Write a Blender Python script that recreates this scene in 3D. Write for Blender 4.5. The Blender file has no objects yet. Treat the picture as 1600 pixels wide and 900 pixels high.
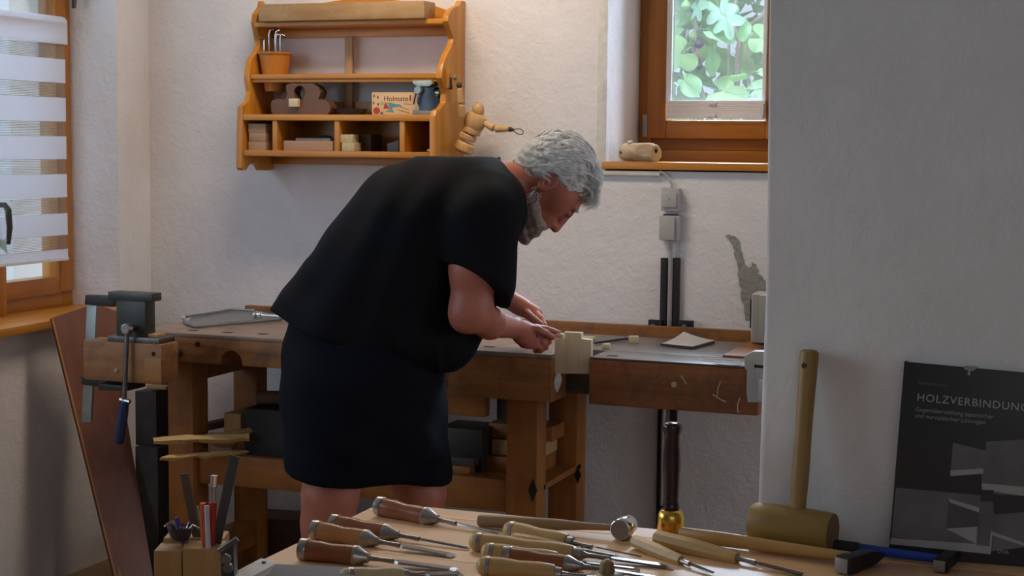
import bpy, bmesh, math, random
import numpy as np
from mathutils import Vector, Matrix, Quaternion
from mathutils import noise as mnoise
random.seed(7)
SC = bpy.context.scene
COL = SC.collection

# ---------------------------------------------------------------- camera
cam_data = bpy.data.cameras.new('camera')
cam_data.sensor_width = 36.0
cam_data.lens = 2500.0 * 36.0 / 1600.0
cam_data.clip_start = 0.05
cam = bpy.data.objects.new('camera', cam_data)
COL.objects.link(cam)
YAW, PITCH, ROLL = math.radians(20.6), math.atan(225 / 2500.0), 0.010
fw = Vector((-math.sin(YAW) * math.cos(PITCH), math.cos(YAW) * math.cos(PITCH), -math.sin(PITCH)))
r0 = Vector((math.cos(YAW), math.sin(YAW), 0)); u0 = r0.cross(fw)
rt = r0 * math.cos(ROLL) + u0 * math.sin(ROLL); up = u0 * math.cos(ROLL) - r0 * math.sin(ROLL)
M = Matrix((rt, up, -fw)).transposed().to_4x4(); M.translation = Vector((0, -4.83, 1.43))
cam.matrix_world = M
SC.camera = cam

# ---------------------------------------------------------------- view, sky and light
SC.view_settings.view_transform = 'Standard'; SC.view_settings.look = 'None'
SC.view_settings.gamma = 1.0; SC.view_settings.use_curve_mapping = False
SC.view_settings.exposure = -0.1
world = bpy.data.worlds.new('sky'); SC.world = world; world.use_nodes = True
bg = world.node_tree.nodes['Background']
bg.inputs[0].default_value = (0.66, 0.83, 1.0, 1); bg.inputs[1].default_value = 0.95

def area(name, loc, target, sx, sy, power, col):
    l = bpy.data.lights.new(name, 'AREA'); l.shape = 'RECTANGLE'; l.size = sx; l.size_y = sy
    l.energy = power; l.color = col
    o = bpy.data.objects.new(name, l); COL.objects.link(o); o.location = loc
    o.rotation_euler = (Vector(target) - Vector(loc)).to_track_quat('-Z', 'Y').to_euler()
    return o
sun = bpy.data.lights.new('sun', 'SUN'); sun.energy = 1.6; sun.angle = 0.05; sun.color = (1, .96, .85)
so = bpy.data.objects.new('sun', sun); COL.objects.link(so); so.rotation_euler = (math.radians(38), math.radians(6), math.radians(-20))
# daylight through the left and right-hand windows, then two added fill lights
area('daylight_window_left', (-3.62, -1.1, 1.6), (-1.0, -1.6, 0.8), 1.5, 1.2, 12, (.52, .74, 1))
area('daylight_window_left_open_part', (-3.45, -3.0, 1.65), (-0.8, -2.7, 0.7), 1.8, 1.2, 23, (.72, .86, 1))
area('daylight_window_right', (-1.2, 1.25, 2.62), (-1.0, -2.4, 0.75), 1.2, 0.8, 220, (.66, .82, 1))
area('fill_behind_camera', (1.3, -6.6, 2.0), (-1.2, -0.8, 0.6), 3.2, 1.5, 13, (.90, .93, 1))  # added broad fill to brighten the room from the front, no window here
area('fill_from_side', (3.2, -1.2, 1.5), (-1.4, -0.6, 0.9), 1.2, 1.4, 28, (.88, .93, 1))  # added fill brightening bench end and low wall, stands for no modelled window
area('ceiling_lamp_light', (-1.95, -0.8, 2.56), (-1.95, -0.5, 0.0), 0.8, 0.25, 17.5, (1, .79, .58))

# ---------------------------------------------------------------- materials
MATS = {}
def nt(name):
    m = bpy.data.materials.new(name); m.use_nodes = True
    return m, m.node_tree, m.node_tree.nodes['Principled BSDF']
def tex_coords(t, scale=(1, 1, 1), rot=(0, 0, 0)):
    tc = t.nodes.new('ShaderNodeTexCoord'); mp = t.nodes.new('ShaderNodeMapping')
    mp.inputs['Scale'].default_value = scale; mp.inputs['Rotation'].default_value = rot
    t.links.new(tc.outputs['Object'], mp.inputs['Vector']); return mp.outputs[0]
def ramp(t, fac, stops):
    r = t.nodes.new('ShaderNodeValToRGB'); e = r.color_ramp.elements
    while len(e) < len(stops): e.new(0.5)
    for i, (p, c) in enumerate(stops):
        e[i].position = p; e[i].color = (*c, 1)
    t.links.new(fac, r.inputs[0]); return r.outputs[0]
def noise(t, vec, scale, detail=4, rough=.55, dist=0):
    n = t.nodes.new('ShaderNodeTexNoise'); n.inputs['Scale'].default_value = scale
    n.inputs['Detail'].default_value = detail; n.inputs['Roughness'].default_value = rough
    n.inputs['Distortion'].default_value = dist
    t.links.new(vec, n.inputs['Vector']); return n.outputs['Fac']
def bump(t, b, h, strength, dist=.01):
    n = t.nodes.new('ShaderNodeBump'); n.inputs['Strength'].default_value = strength
    n.inputs['Distance'].default_value = dist
    t.links.new(h, n.inputs['Height']); t.links.new(n.outputs[0], b.inputs['Normal'])
def plain(name, col, rough=.5, metal=0, var=.12, bmp=0, scale=30, spec=.5):
    if name in MATS: return MATS[name]
    m, t, b = nt(name)
    v = tex_coords(t); n = noise(t, v, scale)
    c = ramp(t, n, [(.3, tuple(x * (1 - var) for x in col)), (.7, tuple(min(1, x * (1 + var)) for x in col))])
    t.links.new(c, b.inputs['Base Color']); b.inputs['Roughness'].default_value = rough
    b.inputs['Metallic'].default_value = metal; b.inputs['Specular IOR Level'].default_value = spec
    if bmp: bump(t, b, n, bmp, .003)
    MATS[name] = m; return m
def wood(name, dark, light, axis='X', rough=.45, scale=1.0, stain=None, bmp=.15):
    """grain runs along axis; optional stain = (colour, amount) for old worn timber"""
    key = name + axis
    if key in MATS: return MATS[key]
    m, t, b = nt(key)
    s = {'X': (2.2, 34, 34), 'Y': (34, 2.2, 34), 'Z': (34, 34, 2.2)}[axis]
    v = tex_coords(t, tuple(a * scale for a in s)); n1 = noise(t, v, 1.0, 6, .6, .6)
    s2 = {'X': (.9, 7, 7), 'Y': (7, .9, 7), 'Z': (7, 7, .9)}[axis]
    v2 = tex_coords(t, tuple(a * scale for a in s2)); n2 = noise(t, v2, 1.0, 3, .5, 1.5)
    mx = t.nodes.new('ShaderNodeMix'); mx.data_type = 'FLOAT'; mx.inputs[0].default_value = .45
    t.links.new(n1, mx.inputs[2]); t.links.new(n2, mx.inputs[3])
    c = ramp(t, mx.outputs[0], [(.33, dark), (.66, light)])
    if stain:
        v3 = tex_coords(t, (1, 1, 1)); n3 = noise(t, v3, 11, 8, .7, .4)
        f = ramp(t, n3, [(.46, (0, 0, 0)), (.66, (1, 1, 1))])
        mm = t.nodes.new('ShaderNodeMix'); mm.data_type = 'RGBA'
        ml = t.nodes.new('ShaderNodeMath'); ml.operation = 'MULTIPLY'; ml.inputs[1].default_value = stain[1]
        t.links.new(f, ml.inputs[0]); t.links.new(ml.outputs[0], mm.inputs[0])
        t.links.new(c, mm.inputs[6]); mm.inputs[7].default_value = (*stain[0], 1); c = mm.outputs[2]
    t.links.new(c, b.inputs['Base Color']); b.inputs['Roughness'].default_value = rough
    bump(t, b, mx.outputs[0], bmp, .004)
    MATS[key] = m; return m
def plaster(name, col, bmp=.5, patch=.06):
    m, t, b = nt(name)
    v = tex_coords(t); n1 = noise(t, v, 3.5, 6, .62); n2 = noise(t, v, 26, 8, .6, .5); n3 = noise(t, v, 120, 3, .5)
    vo = t.nodes.new('ShaderNodeTexVoronoi'); vo.inputs['Scale'].default_value = 17; t.links.new(v, vo.inputs['Vector'])
    pit = ramp(t, vo.outputs['Distance'], [(.02, (.0, .0, .0)), (.07, (1, 1, 1))])
    c = ramp(t, n1, [(.3, tuple(x * (1 - patch) for x in col)), (.7, tuple(min(1, x * (1 + patch)) for x in col))])
    t.links.new(c, b.inputs['Base Color']); b.inputs['Roughness'].default_value = .9
    a1 = t.nodes.new('ShaderNodeMath'); a1.operation = 'MULTIPLY_ADD'; a1.inputs[1].default_value = .6
    t.links.new(n2, a1.inputs[0]); t.links.new(n1, a1.inputs[2])
    a2 = t.nodes.new('ShaderNodeMath'); a2.operation = 'MULTIPLY_ADD'; a2.inputs[1].default_value = .12
    t.links.new(n3, a2.inputs[0]); t.links.new(a1.outputs[0], a2.inputs[2])
    a3 = t.nodes.new('ShaderNodeMath'); a3.operation = 'MULTIPLY_ADD'; a3.inputs[1].default_value = .10
    t.links.new(pit, a3.inputs[0]); t.links.new(a2.outputs[0], a3.inputs[2])
    bump(t, b, a3.outputs[0], bmp, .03)
    return m
def alpha_mat(name, col, alpha, rough=.9, trans=0):
    m, t, b = nt(name); b.inputs['Base Color'].default_value = (*col, 1); b.inputs['Alpha'].default_value = alpha
    b.inputs['Roughness'].default_value = rough; return m

PLASTER = plaster('white_plaster', (.73, .71, .725), .28)
PLASTER2 = plaster('smooth_plaster', (.74, .725, .72), .2)
PATCH = plaster('bare_grey_plaster', (.30, .30, .27), .6)
def pine(ax): return wood('varnished_pine', (.38, .140, .018), (.62, .260, .024), ax, .35, 1, None, .05)
def window_wood(ax): return wood('window_wood', (.28, .092, .010), (.42, .165, .018), ax, .32, 1, None, .05)
def bench_wood(ax): return wood('bench_beech', (.19, .070, .016), (.36, .145, .036), ax, .55, 1, ((.06, .035, .025), .65), .3)
def bench_orange(ax): return wood('bench_leg_wood', (.22, .072, .012), (.37, .135, .022), ax, .5, 1, ((.09, .035, .014), .4), .2)
def pale_wood(ax): return wood('pale_limewood', (.60, .49, .32), (.72, .62, .45), ax, .6, 2, None, .08)
def beech(ax): return wood('beech_handle', (.46, .27, .085), (.60, .38, .14), ax, .38, 2, None, .05)
def old_light(ax): return wood('old_light_wood', (.34, .20, .08), (.52, .33, .15), ax, .55, 1.5, None, .15)
def brown_wood(ax): return wood('bubinga_handle', (.17, .045, .014), (.30, .095, .030), ax, .3, 2, None, .05)
def red_ply(ax): return wood('red_brown_board', (.13, .045, .026), (.20, .072, .042), ax, .42, 1, None, .06)
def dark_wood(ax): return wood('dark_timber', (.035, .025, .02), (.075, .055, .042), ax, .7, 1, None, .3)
STEEL = plain('brushed_steel', (.40, .39, .385), .30, 1, .12, 0, 60)
DSTEEL = plain('dark_steel', (.16, .15, .15), .42, 1, .25, .1, 40)
BLADE = plain('tool_steel', (.33, .315, .31), .24, 1, .12, 0, 50)
CHROME = plain('polished_steel', (.72, .74, .76), .08, 1, .04)
BRASS = plain('brass', (.72, .46, .09), .22, 1, .08)
IRON = plain('black_iron', (.018, .017, .017), .5, .3, .3, .3, 60)
GREYMETAL = plain('grey_green_metal', (.055, .06, .058), .4, .4, .15, .1, 40)
GALV = plain('galvanised_steel', (.33, .38, .37), .42, .7, .12, 0, 30)
BLACKPL = plain('black_plastic', (.018, .018, .02), .45)
GREYPL = plain('grey_plastic', (.42, .43, .42), .45, 0, .04)
SWITCHPL = plain('switch_plastic', (.40, .39, .385), .4, 0, .03)
WHITEPL = plain('white_plastic', (.72, .74, .78), .4, 0, .03)
BLUEPL = plain('blue_plastic', (.008, .045, .30), .35, 0, .1)
BLUEDK = plain('navy_handle', (.012, .025, .09), .4, 0, .15)
PAPER = plain('white_paper', (.88, .88, .90), .8, 0, .02)

# ---------------------------------------------------------------- mesh helpers
def box(bm, x0, x1, y0, y1, z0, z1):
    x0, x1 = sorted((x0, x1)); y0, y1 = sorted((y0, y1)); z0, z1 = sorted((z0, z1))
    v = [bm.verts.new(p) for p in ((x0,y0,z0),(x1,y0,z0),(x1,y1,z0),(x0,y1,z0),(x0,y0,z1),(x1,y0,z1),(x1,y1,z1),(x0,y1,z1))]
    for f in ((0,3,2,1),(4,5,6,7),(0,1,5,4),(1,2,6,5),(2,3,7,6),(3,0,4,7)): bm.faces.new([v[i] for i in f])
    return v
def prism(bm, pts, ext):
    """closed polygon extruded by a vector"""
    e = Vector(ext); a = [bm.verts.new(Vector(p)) for p in pts]; b = [bm.verts.new(Vector(p) + e) for p in pts]
    n = len(a); bm.faces.new(a); bm.faces.new(list(reversed(b)))
    for i in range(n):
        j = (i + 1) % n; bm.faces.new([a[j], a[i], b[i], b[j]])
    return a + b
def frame_of(d):
    d = Vector(d).normalized(); h = Vector((0, 0, 1)) if abs(d.z) < .9 else Vector((0, 1, 0))
    s = d.cross(h).normalized(); return d, s, s.cross(d).normalized()
def lathe(bm, p0, p1, prof, seg=20, flat=(1, 1), caps=True):
    """prof = [(t metres from p0 along p0->p1, radius)]; flat scales the two cross axes (side, up)"""
    p0 = Vector(p0); d, s, u = frame_of(Vector(p1) - p0); rings = []
    for t, r in prof:
        c = p0 + d * t
        rings.append([bm.verts.new(c + s * (math.cos(2*math.pi*i/seg) * r * flat[0]) + u * (math.sin(2*math.pi*i/seg) * r * flat[1])) for i in range(seg)])
    for a, b in zip(rings, rings[1:]):
        for i in range(seg):
            j = (i + 1) % seg; bm.faces.new([a[i], a[j], b[j], b[i]])
    if caps:
        bm.faces.new(list(reversed(rings[0]))); bm.faces.new(rings[-1])
    return rings
def tube(bm, pts, r, seg=10):
    pts = [Vector(p) for p in pts]; n = len(pts); rs = r if isinstance(r, (list, tuple)) else [r] * n
    rings = []; up_ = None
    for i, p in enumerate(pts):
        d = (pts[min(i+1, n-1)] - pts[max(i-1, 0)]).normalized()
        if up_ is None: _, s, up_ = frame_of(d)
        s = d.cross(up_).normalized(); up_ = s.cross(d).normalized()
        rings.append([bm.verts.new(p + s * math.cos(2*math.pi*k/seg) * rs[i] + up_ * math.sin(2*math.pi*k/seg) * rs[i]) for k in range(seg)])
    for a, b in zip(rings, rings[1:]):
        for i in range(seg):
            j = (i + 1) % seg; bm.faces.new([a[i], a[j], b[j], b[i]])
    bm.faces.new(list(reversed(rings[0]))); bm.faces.new(rings[-1])
def bar(bm, p0, p1, w, h, side=None):
    """rectangular bar from p0 to p1, w across, h high"""
    p0, p1 = Vector(p0), Vector(p1); d, s, u = frame_of(p1 - p0)
    q = [p0 + s * a * w/2 + u * b * h/2 for a, b in ((-1,-1),(1,-1),(1,1),(-1,1))]
    return prism(bm, q, p1 - p0)
def wloc(o):
    l = Vector((0, 0, 0))
    while o: l += o.location; o = o.parent
    return l
def mk(name, bm, mat, parent=None, bevel=0, sharp=35, seg=2, jit=0):
    bmesh.ops.recalc_face_normals(bm, faces=bm.faces)
    if bevel:
        bmesh.ops.bevel(bm, geom=[e for e in bm.edges if len(e.link_faces) == 2 and e.calc_face_angle(0) > .5], offset=bevel, segments=seg, profile=.6, affect='EDGES', clamp_overlap=True)
    if jit:
        for v in bm.verts: v.co += mnoise.noise_vector(v.co * 9) * jit
    off = wloc(parent) if parent else Vector((0, 0, 0))
    if parent is None:   # origin at the base centre
        xs = [v.co for v in bm.verts]
        off = Vector((sum(c.x for c in xs)/len(xs), sum(c.y for c in xs)/len(xs), min(c.z for c in xs)))
    for v in bm.verts: v.co -= off
    me = bpy.data.meshes.new(name); bm.to_mesh(me); bm.free()
    me.materials.append(mat)
    me.polygons.foreach_set('use_smooth', [True] * len(me.polygons))
    me.set_sharp_from_angle(angle=math.radians(sharp))
    o = bpy.data.objects.new(name, me); COL.objects.link(o)
    if parent: o.parent = parent
    else: o.location = off
    return o
def B(): return bmesh.new()
def thing(name, loc, label, cat, group=None):
    o = bpy.data.objects.new(name, None); COL.objects.link(o); o.location = loc; o.empty_display_size = .05
    o['label'] = label; o['category'] = cat
    if group: o['group'] = group
    return o
def tag(o, label, cat, group=None, kind=None):
    o['label'] = label; o['category'] = cat
    if group: o['group'] = group
    if kind: o['kind'] = kind
    return o
def struct(o, label=None):
    o['kind'] = 'structure'
    if label: o['label'] = label
    return o
def boxo(name, mat, parent, x0, x1, y0, y1, z0, z1, bevel=.002, **k):
    bm = B(); box(bm, x0, x1, y0, y1, z0, z1); return mk(name, bm, mat, parent, bevel, **k)
def text_part(name, s, size, mat, parent, origin, ux, uy, depth=.0004, spacing=1.0):
    """flat lettering standing 0.4 mm proud of the surface spanned by ux, uy"""
    c = bpy.data.curves.new('txt', 'FONT'); c.body = s; c.size = size; c.extrude = depth; c.space_character = spacing
    c.resolution_u = 3
    o = bpy.data.objects.new('txt', c); COL.objects.link(o); bpy.context.view_layer.update()
    me = bpy.data.meshes.new_from_object(o.evaluated_get(bpy.context.evaluated_depsgraph_get()))
    bpy.data.objects.remove(o)
    ux = Vector(ux).normalized(); uy = Vector(uy).normalized(); uz = ux.cross(uy); o0 = Vector(origin) - wloc(parent)
    for v in me.vertices: v.co = o0 + ux * v.co.x + uy * v.co.y + uz * v.co.z
    me.materials.clear(); me.materials.append(mat); me.name = name
    n = bpy.data.objects.new(name, me); COL.objects.link(n); n.parent = parent; return n
# ================================================================ THE ROOM
bm = B(); box(bm, -3.8, 3.6, -7.2, 0.55, -0.1, 0.0); struct(mk('floor', bm, wood('floor_boards', (.20, .115, .05), (.31, .19, .09), 'X', .5), None), 'tan wooden floor')
# back wall with the niche of the small window (niche from x=-1.505 to -0.35, z 1.36 up)
NX0, NX1, NZ0, NZ1, ND = -1.505, -0.76, 1.350, 2.35, 0.36
bm = B()
box(bm, -3.62, NX0, 0, .52, 0, 2.72); box(bm, NX1, 3.4, 0, .52, 0, 2.72)
box(bm, NX0, NX1, 0, .52, 0, NZ0); box(bm, NX0, NX1, 0, .52, NZ1, 2.72)
struct(mk('wall_back', bm, PLASTER, None), 'rough white plastered wall')
# left wall with a deep niche y -2.2 .. -0.19
LY0, LY1, LZ0, LZ1 = -4.0, -0.19, .835, 2.35
bm = B()
box(bm, -3.62, -3.18, LY1, 0, 0, 2.72); box(bm, -3.62, -3.18, -7.1, LY0, 0, 2.72)
box(bm, -3.62, -3.18, LY0, LY1, 0, LZ0); box(bm, -3.62, -3.18, LY0, LY1, LZ1, 2.72)
struct(mk('wall_left', bm, PLASTER, None), 'rough white plastered wall')
# partition at the right, its free end chamfered and out of plumb
bm = B()
prof = [(-0.5206, 0), (3.4, 0), (3.4, .16), (-0.5206, .16)]
def wall_ring(x, ch, z): return [(x + ch, -2.305, z), (3.4, -2.305, z), (3.4, -2.15, z), (x, -2.15, z), (x, -2.305 + ch*1.1, z), (x + ch*.3, -2.305 + ch*.3, z)]
rings = []
for x, ch, z in ((-0.5209, .010, 0.0), (-0.5209, .009, 0.8618), (-0.5197, .009, 1.0292), (-0.5167, .007, 1.205), (-0.5193, .006, 1.4391), (-0.5216, .004, 1.6546), (-0.5216, .004, 2.72)):
    rings.append([bm.verts.new(p) for p in wall_ring(x, ch, z)])
for a, b in zip(rings, rings[1:]):
    for i in range(6):
        j = (i + 1) % 6; bm.faces.new([a[i], a[j], b[j], b[i]])
bm.faces.new(rings[0]); bm.faces.new(rings[-1])
struct(mk('wall_right', bm, PLASTER2, None, sharp=60), 'smooth grey white partition wall behind the tool table')
bm = B(); box(bm, 3.4, 3.55, -7.1, 0, 0, 2.72); struct(mk('wall_side', bm, PLASTER2, None))
bm = B(); box(bm, -3.62, 3.4, -7.2, -7.1, 0, 2.72); struct(mk('wall_front', bm, PLASTER2, None))
bm = B(); box(bm, -3.62, 3.55, -7.2, .52, 2.72, 2.82); struct(mk('ceiling', bm, PLASTER2, None))

# white corner bead down the left edge of the window niche
bm = B(); a = (-1.534,-1.5109,1.3585,1.8805)
box(bm, a[0], -1.503, -.006, .001, a[2], 2.4); struct(mk('trim_1', bm, plain('bead_paint', (.66, .65, .62), .7), None, .001), 'thin white corner strip at the window niche')
# grey-green bare patch where plaster broke away
bm = B(); pts = [(-1.1172,-0.0005,1.1563),(-1.1012,-0.0005,1.1607),(-1.075,-0.0005,1.1458),(-1.0662,-0.0005,1.1107),(-1.0554,-0.0005,1.0717),(-1.0372,-0.0005,1.0606),(-1.0297,-0.0005,1.0766),(-1.0177,-0.0005,1.0711),(-1.011,-0.0005,1.0419),(-0.9889,-0.0005,1.0231),(-0.9859,-0.0005,0.9014),(-1.0453,-0.0005,0.8985),(-1.0587,-0.0005,0.9572),(-1.068,-0.0005,1.0161),(-1.0813,-0.0005,1.0747),(-1.0903,-0.0005,1.1178),(-1.1069,-0.0005,1.1448)]
rp = random.Random(4); fine = []
for a_, b_ in zip(pts, pts[1:] + pts[:1]):
    for k in range(5): fine.append(Vector(a_).lerp(Vector(b_), k / 5) + Vector((rp.uniform(-.003, .003), 0, rp.uniform(-.003, .003))) * (0 if a_[0] > -1.0002 else 1))
prism(bm, fine, (0, -.0015, 0)); struct(mk('trim_2', bm, PATCH, None), 'bare grey patch in the plaster')

# ---------------------------------------------------------------- right-hand window (window_2)
W2 = bpy.data.objects.new('window_2', None); COL.objects.link(W2); W2.location = (-.95, .36, 1.37); struct(W2, 'small window with varnished frame looking onto a fig tree')
FY = .36
f0 = (-1.502,-1.4733,1.4515,1.911); 
x0 = -1.503; xs0 = -1.4707; xg0 = -1.4049; xg1 = -1.0715
xs1 = xg1 + (xg0 - xs0)
zb = 1.4152; zs0 = 1.4531; zg0 = 1.5139; ztop = 2.34
boxo('frame_stile', window_wood('Z'), W2, x0, xs0 + .01, FY, FY + .07, NZ0, ztop, .004)
boxo('frame_stile', window_wood('Z'), W2, xs1 - .01, NX1, FY, FY + .07, NZ0, ztop, .004)
boxo('frame_rail', window_wood('X'), W2, xs0 + .01, xs1 - .01, FY - .001, FY + .06, 1.3752 - .02, zb, .004)
boxo('frame_rail', window_wood('X'), W2, xs0 + .01, xs1 - .01, FY + .012, FY + .07, zb, zs0 + .01, .004)
boxo('sash_stile', window_wood('Z'), W2, xs0, xg0, FY - .02, FY + .05, zs0, ztop - .02, .005)
boxo('sash_stile', window_wood('Z'), W2, xg1, xs1, FY - .02, FY + .05, zs0, ztop - .02, .005)
boxo('sash_rail', window_wood('X'), W2, xg0, xg1, FY - .02, FY + .05, zs0, zg0, .005)
boxo('sash_rail', window_wood('X'), W2, xg0, xg1, FY - .02, FY + .05, ztop - .1, ztop - .02, .005)
gm, gt, gb = nt('window_glass'); gb.inputs['Base Color'].default_value = (.9, .97, .98, 1); gb.inputs['Roughness'].default_value = 0
gb.inputs['Alpha'].default_value = .12; gb.inputs['Specular IOR Level'].default_value = .6
boxo('glass_pane', gm, W2, xg0, xg1, FY + .015, FY + .02, zg0, ztop - .1, 0)
h = (-1.4834,-1.468,1.4577,1.5318)
boxo('hinge', plain('hinge_grey', (.3, .3, .31), .4, .5), W2, h[0], h[1], .335, .36, h[2], h[3], .002)
# pleated blind pulled right down to a stack inside the sash
t = thing('pleated_blind', (-1.2, .33, 1.52), 'white pleated blind folded flat at the foot of the small window above the bench', 'blind')
BL = plain('blind_fabric', (.70, .71, .75), .7, 0, .03)
bb = (-1.3988,-1.07,1.52,1.5783); zt = bb[3]; zb0 = bb[2]
boxo('top_rail', BL, t, bb[0], bb[1], .318, .334, zt - .012, zt, .002)
npl = max(3, int((zt - zb0 - .025) / .0065))
for k in range(npl): boxo('pleat', BL, t, bb[0] + .004, bb[1] - .004, .319 + .001*(k % 2), .333, zb0 + .0121 + k*(zt - zb0 - .0245)/npl, zb0 + .0118 + (k + 1)*(zt - zb0 - .0245)/npl, .0008)
boxo('bottom_rail', BL, t, bb[0], bb[1] - .006, .316, .334, zb0, zb0 + .012, .002)
for p in ((-1.2539,-1.2347,1.5653,1.5777), (-1.253,-1.2338,1.5238,1.5342)): boxo('grip', BL, t, p[0] - .004, p[1] + .004, .308, .316, p[2], p[3], .001)
boxo('guide_rail', WHITEPL, t, xg0, xg0 + .018, .334, .346, zt - .005, ztop - .03, .002)
boxo('guide_rail', WHITEPL, t, xg1 - .012, xg1, .334, .346, zb0, ztop - .03, .002)
bm = B(); tube(bm, [(xg0 + .024, .338, zt), (xg0 + .024, .338, ztop - .05)], .0014, 6); mk('cord', bm, WHITEPL, t)
# sill board
s = (-1.5012,-0.9855,1.3549,1.3784)
SILLZ = s[3]
boxo('window_sill_board', pine('X'), W2, -1.513, NX1, -.02, .36, s[2], s[3], .004)
s2 = (-1.5202,-1.3248,1.3361,1.35)
struct(boxo('trim_3', plain('channel_cream', (.58, .55, .50), .5), None, s2[0], s2[1], -.014, 0, s2[2], s2[3], .001), 'cream cable channel under the sill')

# dry log lying on the sill
p0 = Vector((-1.4634,0.06,1.4194)); p1 = Vector((-1.3435,0,1.3967))
R = .030; p0.z = SILLZ + R - .001; p1.z = SILLZ + R - .003
t = thing('log', (p0.x, p0.y, SILLZ), 'short bleached branch log with knot stubs lying on the small window sill', 'log')
bm = B(); L = (p1 - p0).length
lathe(bm, p0, p1, [(-.008, R*.6), (0, R*.86), (L*.12, R*.97), (L*.3, R), (L*.6, R*.98), (L*.88, R), (L*1.0, R*.93)], 22)
for v in bm.verts: v.co += mnoise.noise_vector(v.co * 40) * .0045; v.co.z = max(v.co.z, SILLZ + .001)
mk('bark', bm, wood('bleached_log', (.24, .15, .07), (.62, .52, .38), 'X', .8, 1.1, ((.22, .14, .06), .7), .5), t)
bm = B(); d = (p1 - p0).normalized(); lathe(bm, p1 + d*.0005, p1 + d, [(0, R*.9), (.002, R*.86)], 18); mk('sawn_end', bm, wood('log_end', (.42, .28, .14), (.6, .45, .25), 'Z', .8), t)
bm = B(); lathe(bm, p1 + d*.0026 + Vector((0, 0, .008)), p1 + d, [(0, .008), (.001, .005)], 10); mk('dark_knot', bm, plain('knot', (.03, .02, .012), .9), t)
bm = B(); q = p0 + d*.03 + Vector((0, -.008, R*.85)); lathe(bm, q, q + Vector((.0, -.3, 1)), [(0, .010), (.005, .008), (.010, .0085)], 12); lathe(bm, q + d*.008 + Vector((0,-.006,-.008)), q + d*.008 + Vector((0, -1, .2)), [(0, .009), (.006, .006)], 12); mk('knot_stub', bm, wood('bleached_log', (.24, .15, .07), (.62, .52, .38), 'X', .8, 1.1, ((.22, .14, .06), .7), .5), t)
bm = B(); q = p0 + d*.004 + Vector((0, -R*.93, .002)); lathe(bm, q, q + Vector((-.3, -1, 0)), [(0, .010), (.003, .005)], 12); mk('dark_knot', bm, plain('knot', (.03, .02, .012), .9), t)

# ---------------------------------------------------------------- left window (window_1)
W1 = bpy.data.objects.new('window_1', None); COL.objects.link(W1); W1.location = (-3.40, -1.2, .88); struct(W1, 'left window with varnished frame behind a striped blind')
WX = -3.36
yR = LY1
zfb = 0.8912      # foot of the frame
yst = -0.2451; yg = -0.2735
zgl = 0.9642
boxo('frame_stile', window_wood('Z'), W1, WX - .08, WX - .012, yst, yR, .84, LZ1, .004)
boxo('sash_stile', window_wood('Z'), W1, WX - .07, WX, yg - .01, yst + .045, zfb + .02, LZ1, .004)
boxo('frame_rail', window_wood('Y'), W1, WX - .08, WX - .012, LY0, yst, .84, zfb + .02, .004)
boxo('sash_rail', window_wood('Y'), W1, WX - .07, WX, LY0 + .1, yg, zfb + .015, zgl, .004)
zt1 = 1.8469
boxo('glass_pane', gm, W1, WX - .04, WX - .035, LY0 + .1, yg, zgl, LZ1 - .1, 0)
boxo('frame_rail', window_wood('Y'), W1, WX - .08, WX, LY0, yR, LZ1 - .1, LZ1, .004)
boxo('frame_stile', window_wood('Z'), W1, WX - .08, WX, LY0, LY0 + .1, .84, LZ1, .004)
q = (-3.34,-0.6184,0.9529)
boxo('sash_edge', window_wood('Z'), W1, -3.36, -3.32, q[1] - .05, -0.6089, 0.8489, 1.0305, .004)
# lever handles
for zc, yc in ((1.947, -0.2425), (1.1712, -0.644)):
    bm = B()
    xx = -3.345 if zc > 1.5 else -3.315
    tube(bm, [(xx - .02, yc, zc + .05), (xx + .02, yc, zc + .05), (xx + .032, yc, zc + .035), (xx + .034, yc + .004, zc - .02), (xx + .026, yc + .006, zc - .075)], [.009, .009, .011, .010, .007], 10)
    mk('lever_handle', bm, plain('bronze_handle', (.10, .09, .085), .35, .8), W1)
# sill board, wedge-shaped as seen
bm = B()
pts = [(-3.1,-1.0952,0.851),(-3.105,-0.9185,0.8541),(-3.115,-0.6582,0.8663),(-3.13,-0.273,0.8752)]
zt_ = .862
prism(bm, [(pts[0][0], -3.9, zt_), (pts[1][0], pts[1][1], zt_), (pts[2][0], pts[2][1], zt_), (-3.125, -.165, zt_), (-3.36, -.19, zt_), (-3.36, -3.9, zt_)], (0, 0, -.026))
mk('sill_board', bm, pine('Y'), W1, .004)
# zebra blind
t = thing('striped_blind', (-3.33, -.5, 1.0236), 'double roller blind with broad white bands and sheer stripes over the left window', 'blind')
BX = -3.325
def bz(px, py): return 0
ye = -0.2806; yw = -1.75
ed = [1.8387,1.7471,1.698,1.6188,1.5696,1.4902,1.4407,1.3633,1.3137,1.236,1.1819,1.1082,1.0605,1.028]
BAND = plain('blind_band', (.82, .82, .86), .85, 0, .02, 0, 10)
bt = BAND.node_tree; bp = bt.nodes['Principled BSDF']
tl = bt.nodes.new('ShaderNodeBsdfTranslucent'); tl.inputs[0].default_value = (.8, .82, .9, 1)
mxs = bt.nodes.new('ShaderNodeMixShader'); mxs.inputs[0].default_value = .45
bt.links.new(bp.outputs[0], mxs.inputs[1]); bt.links.new(tl.outputs[0], mxs.inputs[2]); bt.links.new(mxs.outputs[0], bt.nodes['Material Output'].inputs[0])
sm, st, sb = nt('sheer_band')
v = tex_coords(st, (1, 1, 1)); sx_ = st.nodes.new('ShaderNodeSeparateXYZ'); st.links.new(v, sx_.inputs[0])
mm_ = st.nodes.new('ShaderNodeMath'); mm_.operation = 'MULTIPLY'; mm_.inputs[1].default_value = 2*math.pi/.0052; st.links.new(sx_.outputs[2], mm_.inputs[0])
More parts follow.
